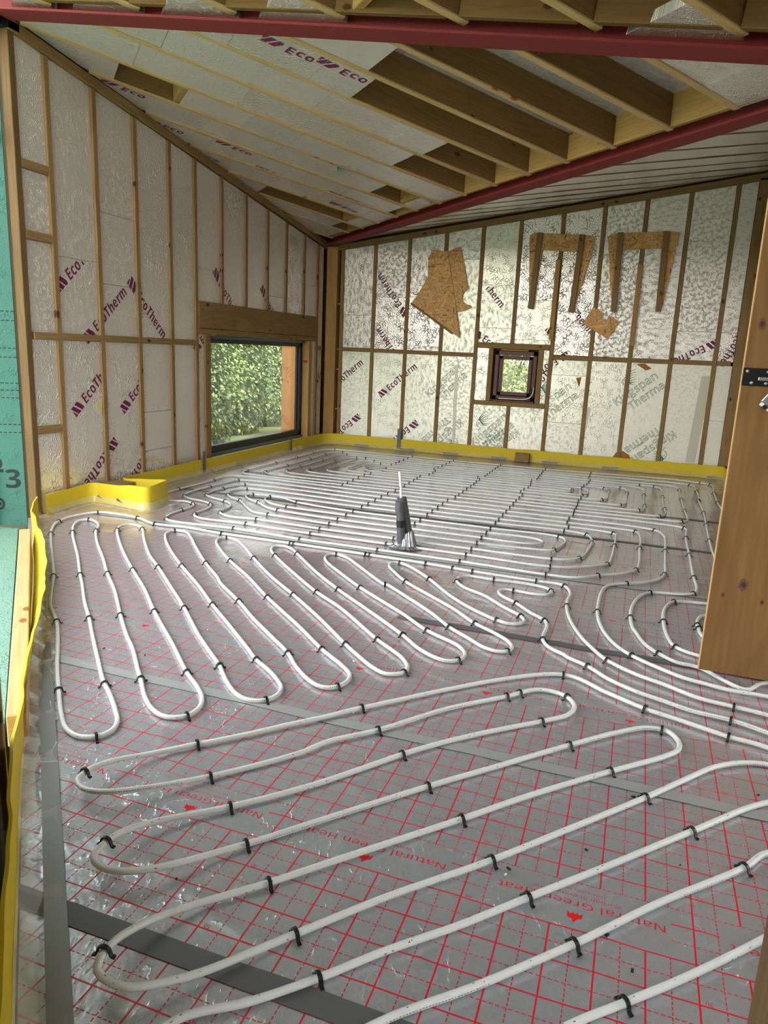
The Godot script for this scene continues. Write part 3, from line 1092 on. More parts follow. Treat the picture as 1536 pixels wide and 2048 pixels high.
func build_far_wall():
	var wf := structure("wall_far", "timber stud wall with printed foil boards and the small brown window", "wall")
	var face := {"node": wf, "o": Vector3(0, 0, FAR_Z - 0.014), "ex": Vector3.RIGHT, "ey": Vector3.UP, "n": Vector3.BACK, "boards": []}
	var zc := FAR_Z - 0.05
	var sd := 0.1
	timber("corner_post", wf, Vector3(-3.76, -0.1, FAR_Z - 0.05), Vector3(-3.76, 2.42, FAR_Z - 0.05), 0.14, 0.16, Vector3.RIGHT, M.pine)
	for y: float in [0.45, 0.95, 1.2, 1.75]:
		timber("packer", wf, Vector3(-3.69, y, zc), Vector3(-3.65, y, zc), 0.02, 0.06, Vector3.UP, M.pine)
	for x: float in [-3.631, -3.209, -2.779, -2.335, -1.904, -1.02, -0.588, -0.164, 0.26, 0.699]:
		timber("stud", wf, Vector3(x, -0.1, zc), Vector3(x, far_top(x), zc), 0.044, sd, Vector3.RIGHT, M.dark_stud)
	timber("stud", wf, Vector3(-1.478, 1.352, zc), Vector3(-1.478, far_top(-1.478), zc), 0.044, sd, Vector3.RIGHT, M.dark_stud)
	timber("stud", wf, Vector3(-1.462, -0.1, zc), Vector3(-1.462, 0.627, zc), 0.044, sd, Vector3.RIGHT, M.dark_stud)
	timber("corner_post", wf, Vector3(0.93, -0.1, zc), Vector3(0.93, 3.06, zc), 0.1, 0.12, Vector3.RIGHT, M.dark_stud)
	timber("top_plate", wf, Vector3(-3.69, far_top(-3.69) + 0.035, zc), Vector3(1.0, far_top(1.0) + 0.035, zc), 0.068, sd + 0.02, Vector3.UP, M.stud)
	timber("sole_plate", wf, Vector3(-3.69, -0.07, zc), Vector3(1.0, -0.07, zc), 0.06, sd, Vector3.UP, M.dark_stud)
	var xs := [-3.631, -3.209, -2.779, -2.335, -1.904]
	for i in 4:
		timber("noggin", wf, Vector3(xs[i] + 0.022, 1.201, zc), Vector3(xs[i + 1] - 0.022, 1.201, zc), 0.045, sd, Vector3.UP, M.dark_stud)
	var xr := [-1.02, -0.588, -0.164, 0.26, 0.699, 0.88]
	for i in 5:
		timber("noggin", wf, Vector3(xr[i] + 0.022, 1.215 + 0.004 * i, zc), Vector3(xr[i + 1] - 0.022, 1.215 + 0.004 * i, zc), 0.05, sd, Vector3.UP, M.dark_stud)
	timber("window_head", wf, Vector3(-1.88, 1.32, zc + 0.004), Vector3(-1.044, 1.32, zc + 0.004), 0.062, sd, Vector3.UP, M.dark_stud)
	timber("window_sill_plate", wf, Vector3(-1.88, 0.653, zc), Vector3(-1.044, 0.653, zc), 0.052, sd, Vector3.UP, M.dark_stud)
	timber("jamb", wf, Vector3(-1.716, 0.68, zc), Vector3(-1.716, 1.289, zc), 0.052, sd, Vector3.RIGHT, M.dark_stud)
	timber("jamb", wf, Vector3(-1.135, 0.68, zc), Vector3(-1.135, 1.289, zc), 0.058, sd, Vector3.RIGHT, M.dark_stud)
	var g := 0.024
	var th := 0.075
	var uppers := [[1.62], [1.84], [1.28, 1.9], [2.28], [], [1.4, 1.84], [], [], [], [1.55]]
	var ux := [-3.631, -3.209, -2.779, -2.335, -1.904, -1.478, -1.02, -0.588, -0.164, 0.26, 0.699, 0.90]
	for i in 11:
		var a0: float = ux[i] + g
		var a1: float = ux[i + 1] - g
		var y0 := 1.226
		if i in [4, 5]:
			y0 = 1.353
		elif i > 5:
			y0 = 1.246
		var cuts: Array = uppers[mini(i, 9)]
		if i == 4:
			cuts = [1.52, 2.0]
		for cy: float in cuts:
			board(face, rect(a0, y0, a1, cy - 0.0015), th, M.foils[rng.randi() % 4] if i < 3 or i > 6 else M.pale_foils[rng.randi() % 3])
			y0 = cy + 0.0015
		board(face, PackedVector2Array([Vector2(a0, y0), Vector2(a1, y0), Vector2(a1, far_top(a1)), Vector2(a0, far_top(a0))]), th, M.foils[rng.randi() % 4] if i != 4 else M.pale_foils[1])
	for i in [0, 1, 2, 3, 6, 7, 8, 9, 10]:
		var a0: float = ux[i] + g
		var a1: float = ux[i + 1] - g
		var top: float = 1.178 if i < 4 else 1.19 + 0.004 * (i - 6)
		if i == 6:
			board(face, rect(a0, -0.08, a1, 0.48), th, M.pale_foils[0])
			board(face, rect(a0, 0.483, a1, 1.02), th, M.pale_foils[1])
			board(face, rect(a0, 1.023, a1, top), th, M.pale_foils[2])
		elif i == 10:
			board(face, rect(a0, -0.08, a1, 0.62), th, M.pale_foils[2])
			board(face, rect(a0, 0.623, a1, top), th, M.pale_foils[0])
		else:
			board(face, rect(a0, -0.08, a1, top), th, M.pale_foils[i % 3])
	board(face, rect(-1.88, 0.68, -1.744, 1.288), th, M.pale_foils[1])
	board(face, rect(-1.104, 0.68, -1.046, 1.288), th, M.pale_foils[0])
	board(face, rect(-1.88, -0.08, -1.486, 0.626), th, M.pale_foils[0])
	board(face, rect(-1.438, -0.08, -1.044, 0.626), th, M.pale_foils[2])
	for q in [[-4.0, -1.655, -0.3, 3.4], [-1.195, 1.1, -0.3, 3.4], [-1.655, -1.195, 1.25, 3.4], [-1.655, -1.195, -0.3, 0.715]]:
		obj("sheathing", box_at(Vector3(q[0], q[2], FAR_Z - 0.18), Vector3(q[1], q[3], FAR_Z - 0.13), 0.0), M.sheathing, wf)
	var P := func(u: float, v: float) -> Vector2:
		var p := on_far(u, v)
		return Vector2(p.x, p.y)
	eco(face, P.call(674, 773), 41.0, Rect2(-3.63, 0, 0.42, 1.2))
	eco(face, P.call(778.5, 782), 41.0)
	eco(face, P.call(698, 840), 221.0, Rect2(-3.63, 0, 0.42, 1.2))
	eco(face, P.call(813, 853), 221.0)
	eco(face, P.call(803, 608), 128.0)
	eco(face, P.call(800, 716), 128.0, Rect2(-3.2, 1.22, 0.42, 0.5))
	eco(face, P.call(952, 554), -48.0, Rect2(-1.9, 1.3, 0.42, 0.68))
	eco(face, P.call(963, 682), -30.0, Rect2(-1.9, 1.3, 0.42, 0.3))
	eco(face, P.call(1103, 680), -50.0, Rect2(-1.5, 1.3, 0.46, 0.6))
	eco(face, P.call(1073, 778), 50.0, Rect2(-1.1, 0.6, 0.07, 0.7))
	eco(face, P.call(1124, 606), -45.0, Rect2(-0.78, 1.2, 0.19, 0.6))
	eco(face, P.call(1406, 690), 209.0, Rect2(-0.14, 1.22, 0.85, 0.6))
	eco(face, P.call(1476, 668), 245.0, Rect2(0.7, 1.2, 0.3, 0.6))
	eco(face, P.call(1110, 716), 215.0)
	eco(face, P.call(957, 803), 150.0, Rect2(-1.9, 0.66, 0.2, 0.3))
	kingspan(face, P.call(1234, 812), 40.0)
	kingspan(face, P.call(948, 892), 44.0)
	kingspan(face, P.call(858, 795), 45.0, false)
	kingspan(face, P.call(1068, 830), 40.0)
	kingspan(face, P.call(918, 838), 225.0)
	kingspan(face, P.call(1345, 862), 220.0)
	kingspan(face, P.call(1030, 858), 225.0, false)
	# strips of tape and torn facing on the boards
	for q in [[913, 730, 906, 890, 6.0], [1178, 815, 1160, 895, 7.0], [1414, 752, 1380, 925, 16.0]]:
		var mb := MB.new()
		var c0 := on_far(q[0], q[1])
		var c1 := on_far(q[2], q[3])
		var w2: float = q[4] * 0.0062 * 0.5
		mb.slab(PackedVector2Array([Vector2(c0.x - w2, c0.y), Vector2(c0.x + w2, c0.y), Vector2(c1.x + w2, c1.y), Vector2(c1.x - w2, c1.y)]), Vector3(0, 0, FAR_Z - 0.0125), Vector3.RIGHT, Vector3.UP, Vector3.BACK, 0.001)
		obj("clear_tape", mb.mesh(), flat(Color(0.74, 0.73, 0.65), 0.4, 0.2), wf)
	for q in [[[1272, 728], [1290, 727], [1303, 737], [1292, 741]], [[1222, 919], [1232, 905], [1245, 902], [1258, 910], [1262, 920]], [[1152, 756], [1163, 754], [1158, 775]]]:
		var mb := MB.new()
		var poly := PackedVector2Array()
		for pq in q:
			poly.append(P.call(pq[0], pq[1]))
		mb.slab(poly, Vector3(0, 0, FAR_Z - 0.011), Vector3.RIGHT, Vector3.UP, Vector3.BACK, 0.003)
		obj("torn_facing", mb.mesh(), M.foam, wf)

func build_right_side():
	var w := structure("wall_right", "foil lined stud wall behind the plywood door", "wall")
	var face := {"node": w, "o": Vector3(0.99, 0, 0), "ex": Vector3(0, 0, 1), "ey": Vector3.UP, "n": Vector3.LEFT, "boards": []}
	var z := -8.55
	while z < -3.5:
		var z2: float = minf(z + 0.44, -3.35)
		timber("stud", w, Vector3(1.025, -0.1, z), Vector3(1.025, roof_y(0, (0.99 - z) / R2), z), 0.044, 0.1, Vector3.BACK, M.dark_stud)
		var q := [Vector2(z + 0.024, -0.08), Vector2(z2 - 0.024, -0.08), Vector2(z2 - 0.024, roof_y(0, (0.99 - z2) / R2)), Vector2(z + 0.024, roof_y(0, (0.99 - z) / R2))]
		board(face, PackedVector2Array(q), 0.075, M.foils[rng.randi() % 4])
		z += 0.44
	timber("jamb", w, Vector3(1.02, -0.1, -3.30), Vector3(1.02, 2.45, -3.30), 0.1, 0.12, Vector3.BACK, M.dark_stud)
	obj("sheathing", box_at(Vector3(1.07, -0.3, -8.75), Vector3(1.12, 3.3, -3.25), 0.0), M.sheathing, w)
	# the wall that carries on beside the viewer, either side of the doorway they stand in
	var w3 := structure("wall_near", "insulated stud wall either side of the doorway the room is seen from", "wall")
	for q in [[-1.92, -0.42], [0.5, 3.3]]:
		var mb := MB.new()
		mb.slab(PackedVector2Array([Vector2(q[0], -0.3), Vector2(q[1], -0.3), Vector2(q[1], 3.05), Vector2(q[0], 3.05)]), st(0, -0.14, 0), Vector3(1, 0, 1) / R2, Vector3.UP, Vector3(1, 0, -1) / R2, 0.14)
		obj("wall_panel", mb.mesh(), M.sheathing, w3)
	var w2 := structure("wall_hall", "plain boarded wall of the side hall outside the picture", "wall")
	obj("sheathing", box_at(Vector3(1.12, -0.3, -3.31), Vector3(2.5, 3.3, -3.25), 0.0), M.sheathing, w2)
	# unseen hall doorway, added and sized to brighten the left wall with daylight
	obj("sheathing", box_at(Vector3(2.45, 2.15, -3.31), Vector3(2.5, 3.6, 2.6), 0.0), M.sheathing, w2)
	obj("sheathing", box_at(Vector3(2.45, -0.3, -2.0), Vector3(2.5, 2.15, 2.6), 0.0), M.sheathing, w2)

# ------------------------------------------------------------------ roof
const RAFTERS := [-8.4, -7.9, -7.51, -7.1, -6.68, -6.27, -5.84, -5.43, -4.99, -4.57, -4.15, -3.72, -3.28, -2.85, -2.43, -2.0, -1.57, -1.14, -0.71, -0.28, 0.15]

func build_roof():
	var roof := structure("ceiling", "butterfly roof of rafters and foil boards falling to a diagonal valley beam", "ceiling")
	var sdir := Vector3(1, 0, 1) / R2
	var left := {"node": roof, "o": Vector3(0, VALLEY_Y + LEFT_RISE * VALLEY_T, 0), "ex": sdir, "ey": Vector3(1 / R2, -LEFT_RISE, -1 / R2), "boards": []}
	var ln := sdir.cross(left.ey).normalized()
	left.n = ln if ln.y < 0 else -ln
	var far := {"node": roof, "o": Vector3(0, VALLEY_Y - FAR_RISE * VALLEY_T, 0), "ex": sdir, "ey": Vector3(1 / R2, FAR_RISE, -1 / R2), "boards": []}
	var fn := sdir.cross(far.ey).normalized()
	far.n = fn if fn.y < 0 else -fn
	# rafters of the slope over the left wall, cut where they meet the sloping steel
	for s: float in RAFTERS:
		var t0 := maxf(-0.12, -5.39 - s)
		var cut := s + 5.254
		var spans := []
		if cut <= t0 + 0.1:
			spans.append([t0, 3.262])
		elif cut >= 3.2:
			spans.append([t0, 3.262])
		else:
			spans.append([t0, cut - 0.06])
			spans.append([cut + 0.06, 3.262])
		for sp in spans:
			if sp[1] - sp[0] < 0.05:
				continue
			timber("rafter", roof, roof_at(s, sp[0], 0.104), roof_at(s, sp[1], 0.104), 0.045, 0.183, sdir, M.joist)
			timber("batten", roof, roof_at(s, sp[0], 0.006), roof_at(s, sp[1], 0.006), 0.046, 0.0125, sdir, M.pale_pine)  # pale strip flush with the underside, lighter than the rafter sides
	# boards: which stretches (in t) of each bay are filled, bay i lies between rafters i and i + 1
	var filled := {
		-8.4: [[0, 3.2]], -7.9: [[0, 3.03]], -7.51: [[0, 2.1], [3.06, 3.26]], -7.1: [[0, 3.26]], -6.68: [[0, 3.14]], -6.27: [[0, 2.76], [3.1, 3.26]],
		-5.84: [[0, 0.61], [1.05, 3.26]], -5.43: [[0, 2.57]], -4.99: [[0, 2.60]], -4.57: [[0, 1.86]], -4.15: [[0, 1.79]], -3.72: [], -3.28: [], -2.85: [[0, 3.26]], -2.43: [[0, 3.26]],
	}
	var inside := PackedVector2Array([Vector2(-5.405 - 4.0, 4.0), Vector2(-5.405 + 2, -2.0), Vector2(5, -2), Vector2(5, 4.0)])
	for i in RAFTERS.size() - 1:
		var s0: float = RAFTERS[i] + 0.0235
		var s1: float = RAFTERS[i + 1] - 0.0235
		for sp in filled.get(RAFTERS[i], []):
			var tmin := maxf(sp[0], maxf(-5.39 - s1, s0 + 5.254 + 0.02))
			var t := tmin
			while t < sp[1] - 0.02:
				var t2: float = minf(t + rng.randf_range(0.32, 0.75), sp[1])
				if sp[1] - t2 < 0.12:
					t2 = sp[1]
				var skew := rng.randf_range(-0.008, 0.008)
				var poly := clip_convex(PackedVector2Array([Vector2(s0, t), Vector2(s1, t + skew * 0), Vector2(s1, t2 - 0.003), Vector2(s0, t2 - 0.003)]), inside)
				if poly.size() >= 3:
					board(left, poly, 0.05, M.foils[rng.randi() % 4], "insulation_board", rng.randf() * 0.008 + 0.002)
				t = t2
		# the boards above, seen where a bay is still open
		if RAFTERS[i] > -8.0:
			var up := {"node": roof, "o": left.o + Vector3(0, 0.165, 0), "ex": left.ex, "ey": left.ey, "n": left.n, "boards": left.boards}
			var t := maxf(-0.1, -5.39 - s1)
			while t < 3.24:
				var t2: float = minf(t + rng.randf_range(0.5, 0.9), 3.25)
				var poly := clip_convex(rect(s0, t, s1, t2 - 0.003), inside)
				if poly.size() >= 3:
					board(up, poly, 0.02, M.foils[rng.randi() % 4], "upper_insulation_board", rng.randf() * 0.006)
				t = t2
		# blocking boards between rafter ends along the valley beam
		timber("blocking", roof, roof_at(s0, 3.245, 0.1), roof_at(s1, 3.245, 0.1), 0.19, 0.035, Vector3.UP, M.pine)
		# near-side blocking on the sloping steel; darker wood stands in for its shade
		var b0 := roof_at(s0, s0 + 5.13, 0.1)
		var b1 := roof_at(s1, s1 + 5.13, 0.1)
		if s0 + 5.13 > 0.0 and s1 + 5.13 < 3.3:
			timber("blocking", roof, b0, b1, 0.19, 0.04, Vector3.UP, M.joist)
	for q in [[-6.27, -5.84, 3.09], [-5.84, -5.43, 1.03], [-7.51, -7.1, 3.04], [-3.70, -3.30, 1.50]]:
		timber("blocking", roof, roof_at(q[0] + 0.024, q[2], 0.1), roof_at(q[1] - 0.024, q[2], 0.1), 0.17, 0.045, Vector3.UP, M.pine)
	# the far slope, all boarded
	var far_inside := PackedVector2Array([Vector2(-12.09 + 3.3, 3.3), Vector2(3.4 - 3.3, 3.3), Vector2((3.4 - 12.09) / 2, (3.4 + 12.09) / 2)])
	for i in RAFTERS.size() - 1:
		var s0: float = RAFTERS[i] + 0.0235
		var s1: float = RAFTERS[i + 1] - 0.0235
		var s: float = RAFTERS[i]
		var tend := minf(s + 12.09, 3.4 - s)
		if tend > 3.6:
			timber("rafter", roof, roof_at(s, 3.43, 0.09), roof_at(s, tend, 0.09), 0.045, 0.18, sdir, M.joist)
		var t := 3.42
		while t < s1 + 12.09:
			var t2 := t + rng.randf_range(0.45, 0.9)
			var poly := clip_convex(rect(s0, t, s1, t2 - 0.003), far_inside)
			if poly.size() >= 3:
				board(far, poly, 0.05, M.foils[rng.randi() % 4], "insulation_board", rng.randf() * 0.006 - 0.004)
			t = t2
	# weather deck over everything
	var mb := MB.new()
	mb.slab(clip_convex(rect(-9.3, -0.35, 3.4, VALLEY_T), PackedVector2Array([Vector2(-5.75 - 4.0, 4.0), Vector2(-5.75 + 2, -2.0), Vector2(5, -2), Vector2(5, 4.0)])), left.o + Vector3(0, 0.25, 0), left.ex, left.ey, left.n, 0.04)
	obj("roof_deck", mb.mesh(), M.sheathing, roof)
	mb = MB.new()
	mb.slab(clip_convex(rect(-9.3, VALLEY_T, 3.4, 9.0), PackedVector2Array([Vector2(-12.4 + 3.0, 3.0), Vector2(3.6 - 3.0, 3.0), Vector2((3.6 - 12.4) / 2, (3.6 + 12.4) / 2)])), far.o + Vector3(0, 0.25, 0), far.ex, far.ey, far.n, 0.04)
	obj("roof_deck", mb.mesh(), M.sheathing, roof)
	# print on the boards, s and t measured on the slope
	for q in [[580, 95, -30, 0.22], [690, 138, -30, 0.22], [248, 176, -22, 0.10], [330, 250, -25, 0.16], [405, 310, -28, 0.16], [470, 295, -25, 0.15], [545, 345, -28, 0.2], [690, 395, -30, 0.15], [690, 415, -24, 0.15], [575, 425, -24, 0.1], [740, 470, -24, 0.12]]:
		var at := on_slope(q[0], q[1])
		eco(left, at, 125.0 + q[2], Rect2(at.x - q[3], at.y - 0.15, q[3] * 2.0, 0.3), 0.085)
	for q in [[690, 330], [880, 400]]:
		print_on(left, moved(lion(0.2), on_slope(q[0], q[1]), 2.0), M.green_ink)

func i_beam(mb: MB, a: Vector3, b: Vector3, width: float, depth: float, side: Vector3):
	var x := (b - a).normalized()
	var y := (side - x * side.dot(x)).normalized()
	var up := y.cross(x)
	if up.y < 0:
		up = -up
	timber_shape(mb, a + up * 0.007, b + up * 0.007, width, 0.014, side, 0.002)
	timber_shape(mb, a + up * (depth * 0.5), b + up * (depth * 0.5), 0.009, depth - 0.02, side, 0.001)
	timber_shape(mb, a + up * (depth - 0.007), b + up * (depth - 0.007), width, 0.014, side, 0.002)

func build_beams():
	var mb := MB.new()
	var f := func(x: float) -> Vector3: return Vector3(x, 2.53 - 0.133 * x, -3.715)
	i_beam(mb, f.call(-3.97), f.call(0.85), 0.165, 0.22, Vector3.BACK)
	var o := obj("steel_beam", mb.mesh(), M.red_steel)
	tag(o, "red painted steel beam sloping from the post by the opening across the rafters", "beam")
	mb = MB.new()
	var sdir := Vector3(1, 0, 1) / R2
	var at := func(s: float) -> Vector3: return Vector3((s + 3.34) / R2, 2.42, (s - 3.34) / R2)
	i_beam(mb, at.call(-8.62), at.call(0.3), 0.14, 0.22, Vector3(1, 0, -1) / R2)
	o = obj("steel_beam", mb.mesh(), M.red_steel)
	tag(o, "level red steel valley beam running diagonally out of the far corner", "beam")
	# dark bearing plate on the post
	mb = MB.new()
	mb.box(Transform3D(Basis.IDENTITY, Vector3(LEFT_X - 0.09, 3.02, -3.74)), Vector3(0.1, 0.025, 0.13), 0.003)
	o = obj("bearing_plate", mb.mesh(), M.black_metal)
	tag(o, "dark steel bearing plate between the post and the sloping red beam", "plate")

# ------------------------------------------------------------------ windows
func build_large_window():
	var w := structure("window_1", "large fixed window with dark grey frame low in the left wall", "window")
	var x0 := LEFT_X - 0.155
	var x1 := LEFT_X - 0.085
	var zl := -5.953
	var zr := -8.08
	obj("frame_bottom", box_at(Vector3(x0, 0.128, zr), Vector3(x1, 0.215, zl), 0.006), M.frame_grey, w)
	obj("frame_step", box_at(Vector3(x0 + 0.02, 0.116, zr), Vector3(x1 + 0.02, 0.148, zl), 0.004), M.blind_grey, w)
	obj("frame_top", box_at(Vector3(x0, 1.205, zr), Vector3(x1, 1.252, zl), 0.006), M.frame_grey, w)
	obj("head_channel", box_at(Vector3(x0 + 0.02, 1.248, zr + 0.01), Vector3(x1 + 0.03, 1.277, zl - 0.01), 0.006), M.blind_grey, w)
	obj("frame_side", box_at(Vector3(x0, 0.13, zr), Vector3(x1, 1.25, zr + 0.065), 0.006), M.frame_grey, w)
	obj("frame_bead", box_at(Vector3(x0 + 0.01, 0.2, zr + 0.06), Vector3(x1 - 0.03, 1.21, zr + 0.085), 0.004), M.frame_grey, w)
	obj("frame_side", box_at(Vector3(x0, 0.13, zl - 0.065), Vector3(x1, 1.25, zl), 0.006), M.frame_grey, w)
	obj("pane", box_at(Vector3(x0 + 0.03, 0.21, zr + 0.06), Vector3(x0 + 0.036, 1.21, zl - 0.06), 0.0), M.glass, w)
	obj("sealing_tape", box_at(Vector3(x1 - 0.01, 0.1145, zr), Vector3(LEFT_X + 0.002, 0.1175, zl), 0.0), M.pale_membrane, w)
	timber("outer_reveal", w, Vector3(LEFT_X - 0.27, 0.05, -8.10), Vector3(LEFT_X - 0.27, 1.35, -8.10), 0.03, 0.2, Vector3.BACK, M.cedar)
	obj("red_spacer", box_at(Vector3(LEFT_X - 0.07, 1.02, -8.078), Vector3(LEFT_X - 0.02, 1.05, -8.07), 0.002), flat(Color(0.6, 0.05, 0.04), 0.5), w)

func build_small_window():
	var w := structure("window_2", "small red brown timber window in the far wall", "window")
	var z1 := FAR_Z - 0.045
	var z0 := FAR_Z - 0.125
	var fr := func(called: String, xa: float, ya: float, xb: float, yb: float, za: float, zb: float, mat: Material):
		obj(called, box_at(Vector3(xa, ya, za), Vector3(xb, yb, zb), 0.006), mat, w)
	fr.call("frame_side", -1.672, 0.70, -1.622, 1.268, z0, z1, M.mahogany)
	fr.call("frame_side", -1.228, 0.70, -1.178, 1.268, z0, z1, M.mahogany)
	fr.call("frame_top", -1.672, 1.215, -1.178, 1.268, z0, z1, M.mahogany)
	fr.call("frame_bottom", -1.672, 0.70, -1.178, 0.75, z0, z1, M.mahogany)
	fr.call("sash_side", -1.618, 0.752, -1.575, 1.213, z0, z1 - 0.015, M.mahogany)
	fr.call("sash_side", -1.275, 0.752, -1.232, 1.213, z0, z1 - 0.015, M.mahogany)
	fr.call("sash_top", -1.618, 1.168, -1.232, 1.213, z0, z1 - 0.015, M.mahogany)
	fr.call("sash_bottom", -1.618, 0.752, -1.232, 0.795, z0, z1 - 0.015, M.mahogany)
	fr.call("pane", -1.58, 0.79, -1.27, 1.172, z0 + 0.03, z0 + 0.036, M.glass)
	fr.call("inner_sill", -1.685, 0.68, -1.17, 0.702, z0, FAR_Z + 0.01, M.mahogany)
	fr.call("packer", -1.60, 1.268, -1.28, 1.287, z0, z1 + 0.03, M.pine)
	for q in [[0.0, 0.75, M.black_plastic], [0.012, 0.72, M.white_plastic], [-0.014, 0.70, M.black_plastic]]:
		var pts := PackedVector3Array()
		for p in [[-1.20, 0.86], [-1.205, 0.79], [-1.24, 0.735], [-1.32, 0.715], [-1.45, 0.712], [-1.6, 0.711]]:
			pts.append(Vector3(p[0] + q[0], p[1] + q[0] * 0.3, FAR_Z - 0.02 + q[0]))
		var o := obj("cable", tube(smooth_path(pts, 0.02), 0.006, 6), q[2])
		tag(o, "loose thin cable curling over the sill of the small window", "cable", "cables on the small window sill")

# ------------------------------------------------------------------ plywood door leaf
func build_door_leaf():
	var d := thing("door_leaf", "big plywood door leaf standing open at the right side of the room", "door", Vector3(0.70, 0.045, -2.91))
	timber("panel", d, Vector3(0.705, 0.045, -2.91), Vector3(0.705, 2.16, -2.91), 0.74, 0.018, Vector3.RIGHT, M.ply, 0.001)
	obj("raw_edge", box_at(Vector3(0.331, 0.045, -2.919), Vector3(0.335, 2.16, -2.901), 0.0005), M.ply_edge, d)
	# knots in the veneer: a brown ring with a dark heart, both uneven
	for q in [[1487, 1170, 0.022], [1446, 1190, 0.009], [1524, 1205, 0.010], [1525, 648, 0.018]]:
		var p := on_far(q[0], q[1], -2.9)
		for lv in 2:
			var mb := MB.new()
			var rim := PackedVector2Array()
			for k in 14:
				var rr: float = q[2] * (1.0 - 0.5 * lv) * rng.randf_range(0.8, 1.1)
				rim.append(Vector2(p.x + cos(TAU * k / 14.0) * rr * 0.8, p.y + sin(TAU * k / 14.0) * rr * 1.15))
			mb.slab(rim, Vector3(0, 0, -2.9008 + 0.0003 * lv), Vector3.RIGHT, Vector3.UP, Vector3.BACK, 0.0008)
			obj("knot", mb.mesh(), flat(Color(0.38, 0.25, 0.13) if lv == 0 else Color(0.23, 0.13, 0.065), 0.8), d)
	# hasp plate with screws
	var h0 := on_far(1485, 735, -2.9)
	var plate := obj("hasp_plate", box_at(Vector3(h0.x + 0.004, h0.y - 0.062, -2.9), Vector3(h0.x + 0.19, h0.y, -2.896), 0.001), M.black_metal, d)
	obj("slot_cover", box_at(Vector3(h0.x + 0.055, h0.y - 0.043, -2.896), Vector3(h0.x + 0.185, h0.y - 0.030, -2.886), 0.002), M.steel, plate)
	for q in [[0.018, -0.012], [0.036, -0.052], [0.085, -0.012], [0.082, -0.052], [0.15, -0.012], [0.15, -0.052]]:
		var mb := MB.new()
		lathe(mb, Vector3(h0.x + q[0], h0.y + q[1], -2.896), Vector3.BACK, PackedVector2Array([Vector2(0.0065, 0.0), Vector2(0.005, 0.0025), Vector2(0.0, 0.003)]), 10)
		obj("screw", mb.mesh(), M.steel, plate)
	# combination padlock hanging from the hasp
	var c := Vector3(h0.x + 0.112, h0.y - 0.115, -2.878)
	var lock := thing("padlock", "steel combination padlock hanging from the black hasp on the plywood door", "padlock", c)
	var mb := MB.new()
	var tilt := Basis(Vector3.BACK, -0.6)
	mb.box(Transform3D(tilt, c), Vector3(0.035, 0.024, 0.014), 0.004)
	obj("body", mb.mesh(), M.steel, lock)
	for k in 4:
		mb = MB.new()
		lathe(mb, c + tilt * Vector3(-0.024 + k * 0.015, -0.022, 0.0), tilt * Vector3.RIGHT, PackedVector2Array([Vector2(0.0, -0.005), Vector2(0.013, -0.005), Vector2(0.013, 0.005), Vector2(0.0, 0.005)]), 12)
		obj("dial", mb.mesh(), M.black_plastic if k % 2 else M.white_plastic, lock)
	var pts := PackedVector3Array()
	for k in 9:
		var a := PI * k / 8.0
		pts.append(c + tilt * Vector3(cos(a) * 0.018, 0.022 + sin(a) * 0.035, 0.0))
	obj("shackle", tube(pts, 0.004, 8), M.steel, lock)

# ------------------------------------------------------------------ the diagonal opening
func st(s: float, t: float, y: float) -> Vector3:
	return Vector3((s + t) / R2, y, (s - t) / R2)

